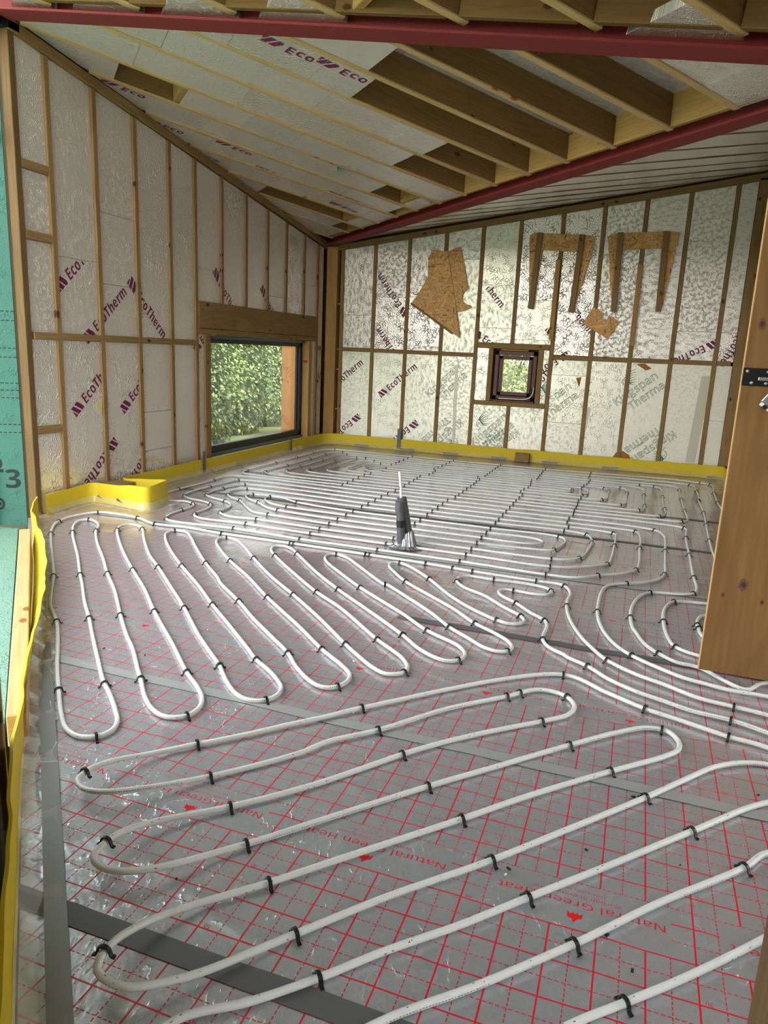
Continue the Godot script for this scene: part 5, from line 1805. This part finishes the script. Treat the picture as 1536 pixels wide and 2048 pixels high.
# pipe centre lines as x, z, lift in metres, read off the floor plane
const PIPE_MIDDLE_LEFT := [
	2.2, -2.2, 0, 1.4, -2.42, 0, 0.551, -2.667, 0, 0.443, -2.686, 0, 0.328, -2.705, 0, 0.216, -2.768, 0, 0.103, -2.823, 0, -0.006, -2.911, 0, -0.065, -3.001,
	0, -0.121, -3.111, 0, -0.168, -3.235, 0, -0.207, -3.376, 0, -0.229, -3.517, 0, -0.234, -3.602, 0, -0.23, -3.716, 0, -0.262, -3.824, 0, -0.3, -3.859, 0,
	-0.427, -3.857, 0, -0.787, -3.869, 0, -1.07, -3.891, 0, -1.449, -3.903, 0, -1.957, -3.911, 0, -2.448, -3.912, 0, -2.733, -3.937, 0, -2.964, -3.916, 0,
	-3.169, -3.998, 0, -3.379, -4.021, 0, -3.503, -3.996, 0, -3.561, -3.822, 0, -3.528, -3.646, 0, -3.421, -3.486, 0, -3.244, -3.293, 0, -2.998, -3.046, 0,
	-2.721, -2.765, 0, -2.582, -2.607, 0, -2.429, -2.439, 0, -2.253, -2.293, 0, -2.05, -2.083, 0, -1.923, -1.946, 0, -1.767, -1.789, 0, -1.663, -1.687, 0,
	-1.576, -1.617, 0, -1.511, -1.597, 0, -1.46, -1.616, 0, -1.442, -1.66, 0, -1.461, -1.713, 0, -1.51, -1.766, 0, -1.614, -1.859, 0, -1.692, -1.922, 0, -1.846,
	-2.071, 0, -2.043, -2.265, 0, -2.159, -2.382, 0, -2.318, -2.533, 0, -2.51, -2.732, 0, -2.62, -2.841, 0, -2.879, -3.11, 0, -3.043, -3.27, 0, -3.244, -3.472,
	0, -3.388, -3.644, 0, -3.434, -3.742, 0, -3.41, -3.8, 0, -3.317, -3.768, 0, -3.228, -3.683, 0, -3.167, -3.591, 0, -2.973, -3.375, 0, -2.725, -3.134, 0,
	-2.515, -2.921, 0, -2.307, -2.724, 0, -2.066, -2.471, 0, -1.899, -2.303, 0, -1.783, -2.196, 0, -1.645, -2.051, 0, -1.588, -1.993, 0, -1.494, -1.893, 0,
	-1.423, -1.834, 0, -1.36, -1.805, 0, -1.318, -1.809, 0, -1.285, -1.837, 0, -1.278, -1.89, 0, -1.301, -1.95, 0, -1.363, -2.018, 0, -1.471, -2.107, 0, -1.665,
	-2.295, 0, -1.965, -2.575, 0, -2.194, -2.804, 0, -2.428, -3.017, 0, -2.694, -3.269, 0, -2.924, -3.506, 0, -3.065, -3.668, 0, -3.112, -3.761, 0, -3.092,
	-3.826, 0, -3.013, -3.818, 0, -2.931, -3.745, 0, -2.793, -3.579, 0, -2.535, -3.295, 0, -2.358, -3.133, 0, -2.106, -2.893, 0, -1.871, -2.669, 0, -1.625,
	-2.419, 0, -1.397, -2.211, 0, -1.391, -2.205, 0, -1.298, -2.103, 0, -1.221, -2.037, 0, -1.166, -2.015, 0, -1.129, -2.021, 0, -1.103, -2.038, 0, -1.086,
	-2.083, 0, -1.096, -2.139, 0, -1.137, -2.189, 0, -1.209, -2.252, 0, -1.296, -2.314, 0, -1.394, -2.407, 0, -1.62, -2.616, 0, -1.781, -2.762, 0, -1.982,
	-2.957, 0, -2.263, -3.21, 0, -2.498, -3.438, 0, -2.681, -3.641, 0, -2.751, -3.75, 0, -2.748, -3.829, 0, -2.675, -3.838, 0, -2.566, -3.742, 0, -2.422,
	-3.577, 0, -2.176, -3.312, 0, -1.981, -3.123, 0, -1.92, -3.053, 0, -1.698, -2.859, 0, -1.528, -2.696, 0, -1.355, -2.546, 0, -1.213, -2.421, 0, -1.131,
	-2.326, 0, -1.051, -2.252, 0, -0.991, -2.215, 0, -0.949, -2.212, 0, -0.919, -2.237, 0, -0.903, -2.285, 0, -0.912, -2.34, 0, -0.958, -2.394, 0, -1.107,
	-2.515, 0, -1.28, -2.679, 0, -1.604, -2.969, 0, -1.852, -3.21, 0, -2.082, -3.413, 0, -2.251, -3.582, 0, -2.366, -3.72, 0, -2.393, -3.794, 0, -2.368, -3.837,
	0, -2.286, -3.817, 0, -2.167, -3.71, 0, -1.992, -3.52, 0, -1.743, -3.267, 0, -1.509, -3.059, 0, -1.249, -2.815, 0, -1.04, -2.604, 0, -0.939, -2.509, 0,
	-0.858, -2.441, 0, -0.794, -2.41, 0, -0.757, -2.425, 0, -0.734, -2.45, 0, -0.735, -2.498, 0, -0.779, -2.571, 0, -0.937, -2.708, 0, -1.229, -2.993, 0,
	-1.422, -3.147, 0, -1.653, -3.364, 0, -1.91, -3.625, 0, -1.988, -3.725, 0, -2.003, -3.8, 0, -1.957, -3.831, 0, -1.886, -3.796, 0, -1.796, -3.701, 0, -1.557,
	-3.441, 0, -1.341, -3.233, 0, -1.111, -3.032, 0, -0.854, -2.802, 0, -0.747, -2.692, 0, -0.658, -2.634, 0, -0.607, -2.624, 0, -0.57, -2.65, 0, -0.556,
	-2.703, 0, -0.569, -2.747, 0, -0.613, -2.8, 0, -0.773, -2.899, 0, -0.93, -3.044, 0, -1.252, -3.313, 0, -1.428, -3.482, 0, -1.587, -3.647, 0, -1.635, -3.726,
	0, -1.642, -3.79, 0, -1.605, -3.82, 0, -1.523, -3.786, 0, -1.415, -3.68, 0, -1.158, -3.421, 0, -1.151, -3.423, 0, -0.948, -3.245, 0, -0.81, -3.113, 0,
	-0.691, -2.981, 0, -0.584, -2.892, 0, -0.501, -2.823, 0, -0.442, -2.807, 0, -0.403, -2.828, 0, -0.392, -2.875, 0, -0.418, -2.932, 0, -0.478, -2.991, 0,
	-0.597, -3.079, 0, -0.738, -3.226, 0, -0.876, -3.345, 0, -1.069, -3.514, 0, -1.181, -3.65, 0, -1.243, -3.742, 0, -1.251, -3.81, 0, -1.211, -3.832, 0,
	-1.133, -3.786, 0, -1.057, -3.715, 0, -0.968, -3.617, 0, -0.786, -3.39, 0, -0.657, -3.266, 0, -0.514, -3.165, 0, -0.459, -3.146, 0, -0.413, -3.16, 0,
	-0.392, -3.206, 0, -0.418, -3.268, 0, -0.515, -3.357, 0, -0.639, -3.486, 0, -0.76, -3.563, 0, -0.822, -3.649, 0, -0.824, -3.724, 0, -0.787, -3.77, 0,
	-0.729, -3.774, 0, -0.645, -3.771, 0, -0.522, -3.783, 0, -0.415, -3.776, 0, -0.35, -3.749, 0, -0.327, -3.701, 0, -0.35, -3.644, 0, -0.408, -3.626, 0,
	-0.515, -3.636, 0, -0.565, -3.627, 0, -0.583, -3.583, 0, -0.56, -3.527, 0, -0.469, -3.442, 0, -0.386, -3.341, 0, -0.305, -3.258, 0, -0.285, -3.186, 0,
	-0.287, -3.1, 0, -0.283, -3.02, 0, -0.246, -2.945, 0, -0.175, -2.89, 0, -0.165, -2.875, 0, -0.079, -2.818, 0, 0.01, -2.726, 0, 0.104, -2.665, 0, 0.203,
	-2.624, 0, 0.297, -2.586, 0, 0.422, -2.57, 0, 0.531, -2.526, 0, 1.3, -2.1, 0, 2.2, -1.8, 0
]
const PIPE_NEAR := [
	2.2, -1.6, 0, 1.2, -1.9, 0, 0.516, -2.417, 0, 0.402, -2.442, 0, 0.246, -2.497, 0, 0.14, -2.532, 0, 0.005, -2.607, 0, -0.161, -2.694, 0, -0.78, -2.123,
	0, -0.864, -2.021, 0, -0.957, -1.919, 0, -1.043, -1.819, 0, -1.128, -1.73, 0, -1.156, -1.704, 0, -1.241, -1.588, 0.01, -1.292, -1.49, 0.03, -1.31, -1.421,
	0.04, -1.311, -1.374, 0.035, -1.279, -1.356, 0.03, -1.226, -1.361, 0.03, -1.165, -1.404, 0.025, -1.027, -1.573, 0, -0.849, -1.785, 0, -0.799, -1.876,
	0, -0.678, -2.007, 0, -0.51, -2.237, 0, -0.334, -2.418, 0, -0.232, -2.523, 0, -0.141, -2.517, 0, -0.097, -2.449, 0, -0.113, -2.371, 0, -0.192, -2.286,
	0, -0.356, -2.132, 0, -0.517, -1.958, 0, -0.744, -1.65, 0, -0.903, -1.476, 0, -1.04, -1.323, 0.015, -1.064, -1.242, 0.035, -1.063, -1.179, 0.045, -1.061,
	-1.146, 0.04, -1.028, -1.131, 0.035, -0.982, -1.141, 0.03, -0.929, -1.177, 0.025, -0.789, -1.363, 0, -0.651, -1.527, 0, -0.443, -1.773, 0, -0.281, -1.953,
	0, -0.089, -2.167, 0, 0.066, -2.329, 0, 0.144, -2.39, 0, 0.207, -2.397, 0, 0.241, -2.346, 0, 0.24, -2.284, 0, 0.199, -2.225, 0, 0.041, -2.065, 0, -0.156,
	-1.858, 0, -0.32, -1.668, 0, -0.582, -1.374, 0, -0.675, -1.268, 0, -0.813, -1.108, 0.01, -0.845, -1.034, 0.025, -0.851, -0.967, 0.045, -0.842, -0.914,
	0.055, -0.835, -0.898, 0.045, -0.803, -0.894, 0.035, -0.765, -0.902, 0.03, -0.726, -0.938, 0.02, -0.676, -0.994, 0.01, -0.553, -1.158, 0, -0.415, -1.325,
	0, -0.214, -1.542, 0, -0.071, -1.713, 0, 0.14, -1.967, 0, 0.248, -2.106, 0, 0.347, -2.227, 0, 0.43, -2.286, 0, 0.5, -2.305, 0, 0.6, -2.29, 0, 0.63, -2.2,
	0, 0.57, -2.13, 0, 0.468, -2.083, 0, 0.255, -1.857, 0, 0.057, -1.636, 0, -0.113, -1.451, 0, -0.239, -1.312, 0, -0.366, -1.186, 0, -0.463, -1.078, 0, -0.56,
	-0.983, 0, -0.665, -0.899, 0, -0.72, -0.75, 0, -0.67, -0.66, 0, -0.57, -0.72, 0, -0.314, -1.04, 0, -0.179, -1.169, 0, -0.002, -1.355, 0, 0.17, -1.551,
	0, 0.369, -1.757, 0, 0.435, -1.843, 0, 0.55, -1.88, 0, 0.6, -1.82, 0, 0.55, -1.72, 0, 0.391, -1.537, 0, 0.214, -1.352, 0, 0.102, -1.246, 0, 0.011, -1.161,
	0, -0.2, -0.92, 0, -0.38, -0.72, 0
]
const PIPE_MIDDLE_FIELD := [
	2.2, -2.6, 0, 1.3, -2.72, 0, 0.574, -2.83, 0, 0.435, -2.829, 0, 0.362, -2.848, 0, 0.287, -2.867, 0, 0.183, -2.932, 0, 0.086, -3.009, 0, 0.03, -3.08, 0,
	-0.023, -3.194, 0, -0.062, -3.345, 0, -0.081, -3.502, 0, -0.084, -3.614, 0, -0.077, -3.841, 0, -0.049, -3.964, 0, 0.044, -4.049, 0, 0.119, -4.1, 0, 0.202,
	-4.195, 0, 0.247, -4.34, 0, 0.255, -4.548, 0, 0.264, -4.913, 0, 0.262, -5.373, 0, 0.202, -5.512, 0, -0.9, -5.58, 0, -1.42, -5.58, 0, -1.95, -5.58, 0,
	-3.332, -5.608, 0, -3.346, -5.499, 0, -3.375, -5.212, 0, -3.377, -4.911, 0, -3.333, -4.783, 0, -3.246, -4.718, 0, -3.107, -4.688, 0, -2.989, -4.622, 0,
	-2.927, -4.5, 0, -2.919, -4.353, 0, -2.896, -4.27, 0, -2.81, -4.205, 0, -2.448, -4.215, 0, -1.95, -4.19, 0, -1.42, -4.19, 0, -0.9, -4.19, 0, -0.391, -4.178,
	0, -0.247, -4.239, 0, -0.077, -4.403, 0, -0.06, -4.537, 0, -0.054, -4.884, 0, -0.054, -5.115, 0, -0.076, -5.247, 0, -0.9, -5.27, 0, -1.42, -5.27, 0, -1.95,
	-5.27, 0, -3.063, -5.294, 0, -3.118, -5.205, 0, -3.086, -5.031, 0, -3, -4.93, 0, -2.875, -4.859, 0, -2.713, -4.68, 0, -2.576, -4.556, 0, -2.455, -4.54,
	0, -1.95, -4.5, 0, -1.42, -4.5, 0, -0.9, -4.5, 0, -0.436, -4.551, 0, -0.414, -4.58, 0, -0.374, -4.745, 0, -0.369, -4.861, 0, -0.422, -4.95, 0, -0.9, -4.95,
	0, -1.42, -4.95, 0, -1.95, -4.95, 0, -2.46, -5.027, 0, -2.645, -5.12, 0, -2.742, -5.102, 0, -2.731, -5.006, 0, -2.63, -4.895, 0, -2.454, -4.837, 0, -1.95,
	-4.81, 0, -1.42, -4.81, 0, -0.9, -4.81, 0, -0.68, -4.82, 0, -0.55, -4.8, 0, -0.5, -4.73, 0, -0.56, -4.66, 0, -0.7, -4.64, 0, -0.9, -4.65, 0, -1.42, -4.65,
	0, -1.95, -4.65, 0, -2.46, -4.701, 0, -2.569, -4.741, 0, -2.719, -4.869, 0, -2.84, -4.939, 0, -2.93, -5.053, 0, -2.904, -5.113, 0, -1.95, -5.13, 0, -1.42,
	-5.13, 0, -0.9, -5.13, 0, -0.361, -5.15, 0, -0.25, -5.107, 0, -0.207, -4.99, 0, -0.206, -4.729, 0, -0.246, -4.454, 0, -0.335, -4.368, 0, -0.9, -4.34,
	0, -1.42, -4.34, 0, -1.95, -4.34, 0, -2.453, -4.367, 0, -2.646, -4.347, 0, -2.759, -4.399, 0, -2.8, -4.474, 0, -2.805, -4.573, 0, -2.86, -4.699, 0, -2.96,
	-4.778, 0, -3.107, -4.833, 0, -3.202, -4.896, 0, -3.238, -4.999, 0, -3.238, -5.196, 0, -3.226, -5.343, 0, -3.173, -5.449, 0, -1.95, -5.43, 0, -1.42, -5.43,
	0, -0.9, -5.43, 0, -0.014, -5.411, 0, 0.072, -5.394, 0, 0.109, -5.205, 0, 0.106, -4.899, 0, 0.105, -4.5, 0, 0.088, -4.357, 0, 0.011, -4.231, 0, -0.114,
	-4.133, 0, -0.228, -4.026, 0, -0.37, -4.006, 0, -0.9, -4.03, 0, -1.42, -4.03, 0, -1.95, -4.03, 0, -2.454, -4.064, 0, -2.679, -4.039, 0, -2.939, -4.04,
	0, -3.003, -4.092, 0, -3.042, -4.184, 0, -3.057, -4.345, 0, -3.061, -4.498, 0, -3.134, -4.588, 0, -3.232, -4.612, 0, -3.302, -4.569, 0, -3.45, -4.6, 0,
	-3.56, -4.7, 0, -3.522, -4.851, 0, -3.525, -4.979, 0, -3.513, -5.488, 0, -3.531, -5.69, 0, -3.474, -5.778, 0, -1.95, -5.74, 0, -1.42, -5.74, 0, -0.9,
	-5.74, 0, 0.11, -5.763, 0, 0.416, -5.701, 0, 0.424, -5.549, 0, 0.413, -5.375, 0, 0.409, -4.888, 0, 0.405, -4.354, 0, 0.408, -4.135, 0, 0.384, -4.031,
	0, 0.317, -3.988, 0, 0.165, -3.94, 0, 0.113, -3.844, 0, 0.077, -3.652, 0, 0.073, -3.49, 0, 0.088, -3.333, 0, 0.097, -3.306, 0, 0.139, -3.166, 0, 0.193,
	-3.083, 0, 0.267, -3.016, 0, 0.342, -3.006, 0, 0.5, -2.86, 0, 0.593, -2.965, 0, 1.3, -2.9, 0, 2.2, -2.8, 0
]
const PIPE_FAR_FIELD := [
	2.2, -3, 0, 1.4, -3, 0, 0.75, -3.02, 0, 0.62, -3.1, 0, 0.352, -3.134, 0, 0.265, -3.191, 0, 0.231, -3.334, 0, 0.222, -3.504, 0, 0.223, -3.603, 0, 0.239,
	-3.732, 0, 0.279, -3.838, 0, 0.375, -3.875, 0, 0.437, -3.885, 0, 0.55, -3.95, 0, 0.58, -4.2, 0, 0.56, -4.935, 0, 0.566, -5.379, 0, 0.6, -6.417, 0, 0.597,
	-6.997, 0, 0.601, -6.97, 0, 0.608, -7.579, 0, 0.567, -7.85, 0, -0.8, -7.83, 0, -1.2, -7.83, 0, -1.7, -7.83, 0, -2.2, -7.83, 0, -3.05, -7.84, 0, -3.25,
	-7.83, 0, -3.33, -7.77, 0, -3.35, -7.239, 0, -3.35, -6.649, 0, -3.35, -6.14, 0, -3.3, -6.07, 0, -3.13, -6.04, 0, -2.2, -6.04, 0, -1.7, -6.04, 0, -1.2,
	-6.04, 0, -0.8, -6.04, 0, 0.07, -6.04, 0, 0.25, -6.06, 0, 0.29, -6.13, 0, 0.29, -6.547, 0, 0.29, -7.038, 0, 0.27, -7.47, 0, 0.19, -7.53, 0, -0.01, -7.53,
	0, -0.8, -7.53, 0, -1.2, -7.53, 0, -1.7, -7.53, 0, -2.2, -7.53, 0, -2.75, -7.54, 0, -2.95, -7.53, 0, -3.03, -7.47, 0, -3.05, -7.137, 0, -3.05, -6.745,
	0, -3.05, -6.44, 0, -3, -6.37, 0, -2.83, -6.34, 0, -2.2, -6.34, 0, -1.7, -6.34, 0, -1.2, -6.34, 0, -0.8, -6.34, 0, -0.24, -6.34, 0, -0.06, -6.36, 0, -0.02,
	-6.43, 0, -0.02, -6.653, 0, -0.02, -6.956, 0, -0.04, -7.2, 0, -0.12, -7.26, 0, -0.32, -7.26, 0, -0.8, -7.26, 0, -1.2, -7.26, 0, -1.7, -7.26, 0, -2.2,
	-7.26, 0, -2.44, -7.27, 0, -2.64, -7.26, 0, -2.72, -7.2, 0, -2.74, -7.052, 0, -2.74, -6.844, 0, -2.74, -6.73, 0, -2.69, -6.66, 0, -2.52, -6.63, 0, -2.2,
	-6.63, 0, -1.7, -6.63, 0, -1.2, -6.63, 0, -0.8, -6.63, 0, -0.58, -6.63, 0, -0.4, -6.65, 0, -0.36, -6.72, 0, -0.36, -6.83, 0, -0.38, -6.97, 0, -0.46, -7.03,
	0, -0.66, -7.03, 0, -0.8, -7.03, 0, -1.2, -7.03, 0, -1.7, -7.03, 0, -2.3, -7.03, 0, -2.42, -7.02, 0, -2.45, -6.965, 0, -2.42, -6.91, 0, -2.3, -6.9, 0,
	-1.7, -6.9, 0, -1.2, -6.9, 0, -0.65, -6.9, 0, -0.53, -6.89, 0, -0.5, -6.83, 0, -0.53, -6.77, 0, -0.65, -6.76, 0, -1.2, -6.76, 0, -1.7, -6.76, 0, -2.2,
	-6.76, 0, -2.37, -6.76, 0, -2.54, -6.79, 0, -2.59, -6.86, 0, -2.59, -6.955, 0, -2.57, -7.09, 0, -2.49, -7.15, 0, -2.29, -7.16, 0, -2.2, -7.15, 0, -1.7,
	-7.15, 0, -1.2, -7.15, 0, -0.8, -7.15, 0, -0.48, -7.15, 0, -0.28, -7.15, 0, -0.2, -7.09, 0, -0.18, -6.936, 0, -0.18, -6.721, 0, -0.18, -6.59, 0, -0.22,
	-6.52, 0, -0.4, -6.5, 0, -0.8, -6.5, 0, -1.2, -6.5, 0, -1.7, -6.5, 0, -2.2, -6.5, 0, -2.68, -6.5, 0, -2.85, -6.53, 0, -2.9, -6.6, 0, -2.9, -6.803, 0,
	-2.9, -7.096, 0, -2.88, -7.33, 0, -2.8, -7.39, 0, -2.6, -7.4, 0, -2.2, -7.39, 0, -1.7, -7.39, 0, -1.2, -7.39, 0, -0.8, -7.39, 0, -0.17, -7.39, 0, 0.03,
	-7.39, 0, 0.11, -7.33, 0, 0.13, -6.994, 0, 0.13, -6.598, 0, 0.13, -6.28, 0, 0.09, -6.21, 0, -0.09, -6.19, 0, -0.8, -6.19, 0, -1.2, -6.19, 0, -1.7, -6.19,
	0, -2.2, -6.19, 0, -2.98, -6.19, 0, -3.15, -6.22, 0, -3.2, -6.29, 0, -3.2, -6.7, 0, -3.2, -7.195, 0, -3.18, -7.63, 0, -3.1, -7.69, 0, -2.9, -7.7, 0, -2.2,
	-7.69, 0, -1.7, -7.69, 0, -1.2, -7.69, 0, -0.8, -7.69, 0, 0.15, -7.69, 0, 0.35, -7.69, 0, 0.43, -7.63, 0, 0.45, -7.103, 0, 0.45, -6.515, 0, 0.45, -6,
	0, 0.41, -5.93, 0, 0.23, -5.91, 0, -0.8, -5.91, 0, -1.2, -5.91, 0, -1.7, -5.91, 0, -2.2, -5.91, 0, -3.3, -5.91, 0, -3.47, -5.94, 0, -3.52, -6.01, 0, -3.52,
	-6.621, 0, -3.52, -7.31, 0, -3.5, -7.94, 0, -3.42, -8, 0, -3.22, -8.01, 0, -2.2, -8, 0, -1.7, -8, 0, -1.2, -8, 0, -0.8, -8, 0, 0.393, -8.124, 0, 0.677,
	-8.057, 0, 0.771, -8.009, 0, 0.764, -7.438, 0, 0.756, -6.928, 0, 0.77, -6.2, 0, 0.74, -5.2, 0, 0.72, -4.4, 0, 0.68, -3.9, 0, 0.58, -3.7, 0, 0.417, -3.689,
	0, 0.384, -3.624, 0, 0.372, -3.524, 0, 0.377, -3.48, 0, 0.383, -3.389, 0, 0.55, -3.2, 0, 0.8, -3.1, 0, 1.4, -3.12, 0, 2.2, -3.1, 0
]
# clips as x, z in metres
const CLIPS_MIDDLE_LEFT := [
	0.443, -2.692, -0.006, -2.911, -0.229, -3.52, -0.267, -3.834, -0.427, -3.862, -0.787, -3.869, -1.07, -3.891, -1.156, -3.428, -1.067, -3.52, -0.968, -3.617,
	-0.691, -2.981, -0.597, -3.079, -0.514, -3.165, -0.418, -3.268, -0.647, -3.764, -0.332, -3.711, -0.515, -3.636, -0.821, -3.654, -0.47, -3.446, -0.302,
	-3.25, -0.278, -3.018, -0.4, -2.827, -0.578, -2.644, -0.855, -2.794, -0.772, -2.896, -1.217, -3.822, -1.449, -3.903, -1.957, -3.911, -2.452, -3.91, -2.368,
	-3.837, -2.085, -3.411, -1.99, -3.521, -1.7, -2.862, -1.604, -2.969, -1.509, -3.059, -1.907, -3.62, -1.802, -3.714, -1.42, -3.144, -1.341, -3.233, -1.254,
	-3.319, -1.156, -3.426, -1.606, -3.819, -1.04, -2.604, -0.938, -2.71, -0.853, -2.8, -2.967, -3.927, -3.169, -3.998, -3.497, -3.989, -3.521, -3.671, -3.348,
	-3.407, -2.718, -2.761, -3.254, -3.485, -3.402, -3.791, -3.163, -3.586, -2.613, -2.84, -2.522, -2.93, -3.07, -3.677, -2.954, -3.771, -2.439, -3.032, -2.358,
	-3.133, -2.749, -3.828, -2.266, -3.222, -2.176, -3.312, -1.78, -2.763, -1.874, -2.668, -1.967, -2.578, -2.061, -2.47, -2.159, -2.382, -2.253, -2.293,
	-1.788, -1.812, -1.679, -1.912, -1.588, -1.993, -1.479, -2.113, -1.395, -2.208, -1.459, -1.618, -1.282, -1.835, -1.393, -2.204, -1.295, -2.312, -1.207,
	-2.413, -1.113, -2.519, -1.105, -2.035, -0.922, -2.235, -0.735, -2.445, -0.079, -2.822, 0.422, -2.57, -1.45, -3.897, -2.964, -3.918, -2.453, -3.907, -1.94,
	-3.88, -1.42, -3.88, -0.91, -3.88
]
const CLIPS_NEAR := [
	0.403, -2.444, 0.14, -2.534, -0.161, -2.694, -0.779, -2.121, -0.676, -2.004, -1.152, -1.698, -1.347, -1.412, -1.028, -1.575, -0.905, -1.479, -1.1, -1.189,
	-0.79, -1.365, -0.676, -1.266, -0.868, -0.934, -0.554, -1.159, -0.462, -1.077, -1.157, -1.703, -0.335, -2.424, -0.302, -2.46, -0.135, -2.502, -0.191,
	-2.282, -0.553, -1.889, -0.443, -1.773, -0.319, -1.665, -0.088, -2.165, 0.196, -2.395, 0.041, -2.065, -0.213, -1.544, 0.139, -1.966, 0.257, -1.858, -0.112,
	-1.453, -0.003, -1.356, 0.37, -1.759, 0.102, -1.245
]
const CLIPS_MIDDLE_FIELD := [
	0.086, -3.006, -0.081, -3.513, 0.193, -3.083, 0.042, -4.048, 0.247, -4.349, 0.261, -4.905, 0.207, -5.514, -0.077, -4.403, -0.054, -4.902, -0.076, -5.247,
	-0.414, -4.58, -0.423, -4.941, -0.249, -5.095, -0.206, -4.913, -0.248, -4.459, 0.072, -5.394, 0.108, -4.9, 0.09, -4.363, -0.116, -4.132, 0.41, -5.684,
	0.412, -5.394, 0.408, -4.887, 0.405, -4.348, 0.384, -4.031, 0.164, -3.935, 0.077, -3.487, -3.332, -5.608, -3.375, -5.212, -3.341, -4.796, -2.987, -4.623,
	-2.908, -4.287, -2.448, -4.215, -3.173, -5.449, -3.232, -5.2, -3.197, -4.898, -2.96, -4.778, -2.776, -4.428, -2.453, -4.367, -3.057, -5.278, -3.075, -5.006,
	-2.882, -4.867, -2.457, -4.539, -2.904, -5.113, -2.719, -4.869, -2.46, -4.701, -2.737, -5.093, -2.455, -5.019, -2.454, -4.837, -3.513, -5.488, -3.525,
	-4.979, -3.116, -4.571, -3.065, -4.351, -2.973, -4.078, -2.458, -4.071, -1.94, -5.74, -1.42, -5.74, -0.91, -5.74, -0.4, -5.74, -1.94, -5.58, -1.42, -5.58,
	-0.91, -5.58, -0.4, -5.58, -1.94, -5.43, -1.42, -5.43, -0.91, -5.43, -0.4, -5.43, -1.94, -5.27, -1.42, -5.27, -0.91, -5.27, -0.4, -5.27, -1.94, -5.13,
	-1.42, -5.13, -0.91, -5.13, -0.4, -5.13, -1.94, -4.95, -1.42, -4.95, -0.91, -4.95, -1.94, -4.81, -1.42, -4.81, -0.91, -4.81, -1.94, -4.65, -1.42, -4.65,
	-0.91, -4.65, -1.94, -4.5, -1.42, -4.5, -0.91, -4.5, -1.94, -4.34, -1.42, -4.34, -0.91, -4.34, -0.4, -4.34, -1.94, -4.19, -1.42, -4.19, -0.91, -4.19,
	-0.4, -4.19, -1.94, -4.03, -1.42, -4.03, -0.91, -4.03, -0.4, -4.03
]
const CLIPS_FAR_FIELD := [
	0.265, -3.188, 0.225, -3.495, 0.378, -3.49, 0.279, -3.831, 0.227, -3.49, 0.567, -5.387, 0.595, -6.414, 0.381, -3.529, 0.581, -5.903, 0.567, -7.85, 0.61,
	-7.499, 0.601, -6.97, 0.592, -6.419, 0.677, -8.057, 0.766, -8.024, 0.767, -7.479, 0.76, -6.978, 0.448, -7.477, 0.448, -6.96, 0.441, -6.437, 0.417, -5.944,
	0.242, -7.57, 0.287, -6.976, 0.281, -6.416, 0.246, -6.083, 0.094, -7.458, 0.135, -6.984, 0.125, -6.428, 0.085, -6.219, -0.063, -7.315, -0.018, -7, -0.078,
	-6.389, -0.21, -7.155, -0.175, -7.001, -0.239, -6.537, -0.407, -7.053, -0.415, -6.684, -0.523, -6.859, -3.483, -8.102, -3.53, -7.584, -3.514, -7.161,
	-3.519, -6.654, -3.502, -6.108, -3.35, -7.552, -3.354, -7.16, -3.345, -6.623, -3.324, -6.14, -3.203, -7.155, -3.203, -6.622, -3.193, -6.339, -3.048, -7.155,
	-3.04, -6.52, -2.878, -6.604, -3.438, -8.016, -3.298, -7.888, -3.145, -7.739, -2.968, -7.582, -2.838, -7.474, -2.704, -7.342, -2.573, -7.206, -2.458,
	-7.079, -2.45, -8, -1.94, -8, -1.42, -8, -0.91, -8, -0.4, -8, -2.45, -7.83, -1.94, -7.83, -1.42, -7.83, -0.91, -7.83, -0.4, -7.83, -2.45, -7.69, -1.94,
	-7.69, -1.42, -7.69, -0.91, -7.69, -0.4, -7.69, -2.45, -7.53, -1.94, -7.53, -1.42, -7.53, -0.91, -7.53, -0.4, -7.53, -2.45, -7.39, -1.94, -7.39, -1.42,
	-7.39, -0.91, -7.39, -0.4, -7.39, -2.45, -7.26, -1.94, -7.26, -1.42, -7.26, -0.91, -7.26, -0.4, -7.26, -1.94, -7.15, -1.42, -7.15, -0.91, -7.15, -0.4,
	-7.15, -1.94, -7.03, -1.42, -7.03, -0.91, -7.03, -1.94, -6.9, -1.42, -6.9, -0.91, -6.9, -1.94, -6.76, -1.42, -6.76, -0.91, -6.76, -2.45, -6.63, -1.94,
	-6.63, -1.42, -6.63, -0.91, -6.63, -2.45, -6.5, -1.94, -6.5, -1.42, -6.5, -0.91, -6.5, -0.4, -6.5, -2.45, -6.34, -1.94, -6.34, -1.42, -6.34, -0.91, -6.34,
	-0.4, -6.34, -2.45, -6.19, -1.94, -6.19, -1.42, -6.19, -0.91, -6.19, -0.4, -6.19, -2.45, -6.04, -1.94, -6.04, -1.42, -6.04, -0.91, -6.04, -0.4, -6.04,
	-2.45, -5.91, -1.94, -5.91, -1.42, -5.91, -0.91, -5.91, -0.4, -5.91
]
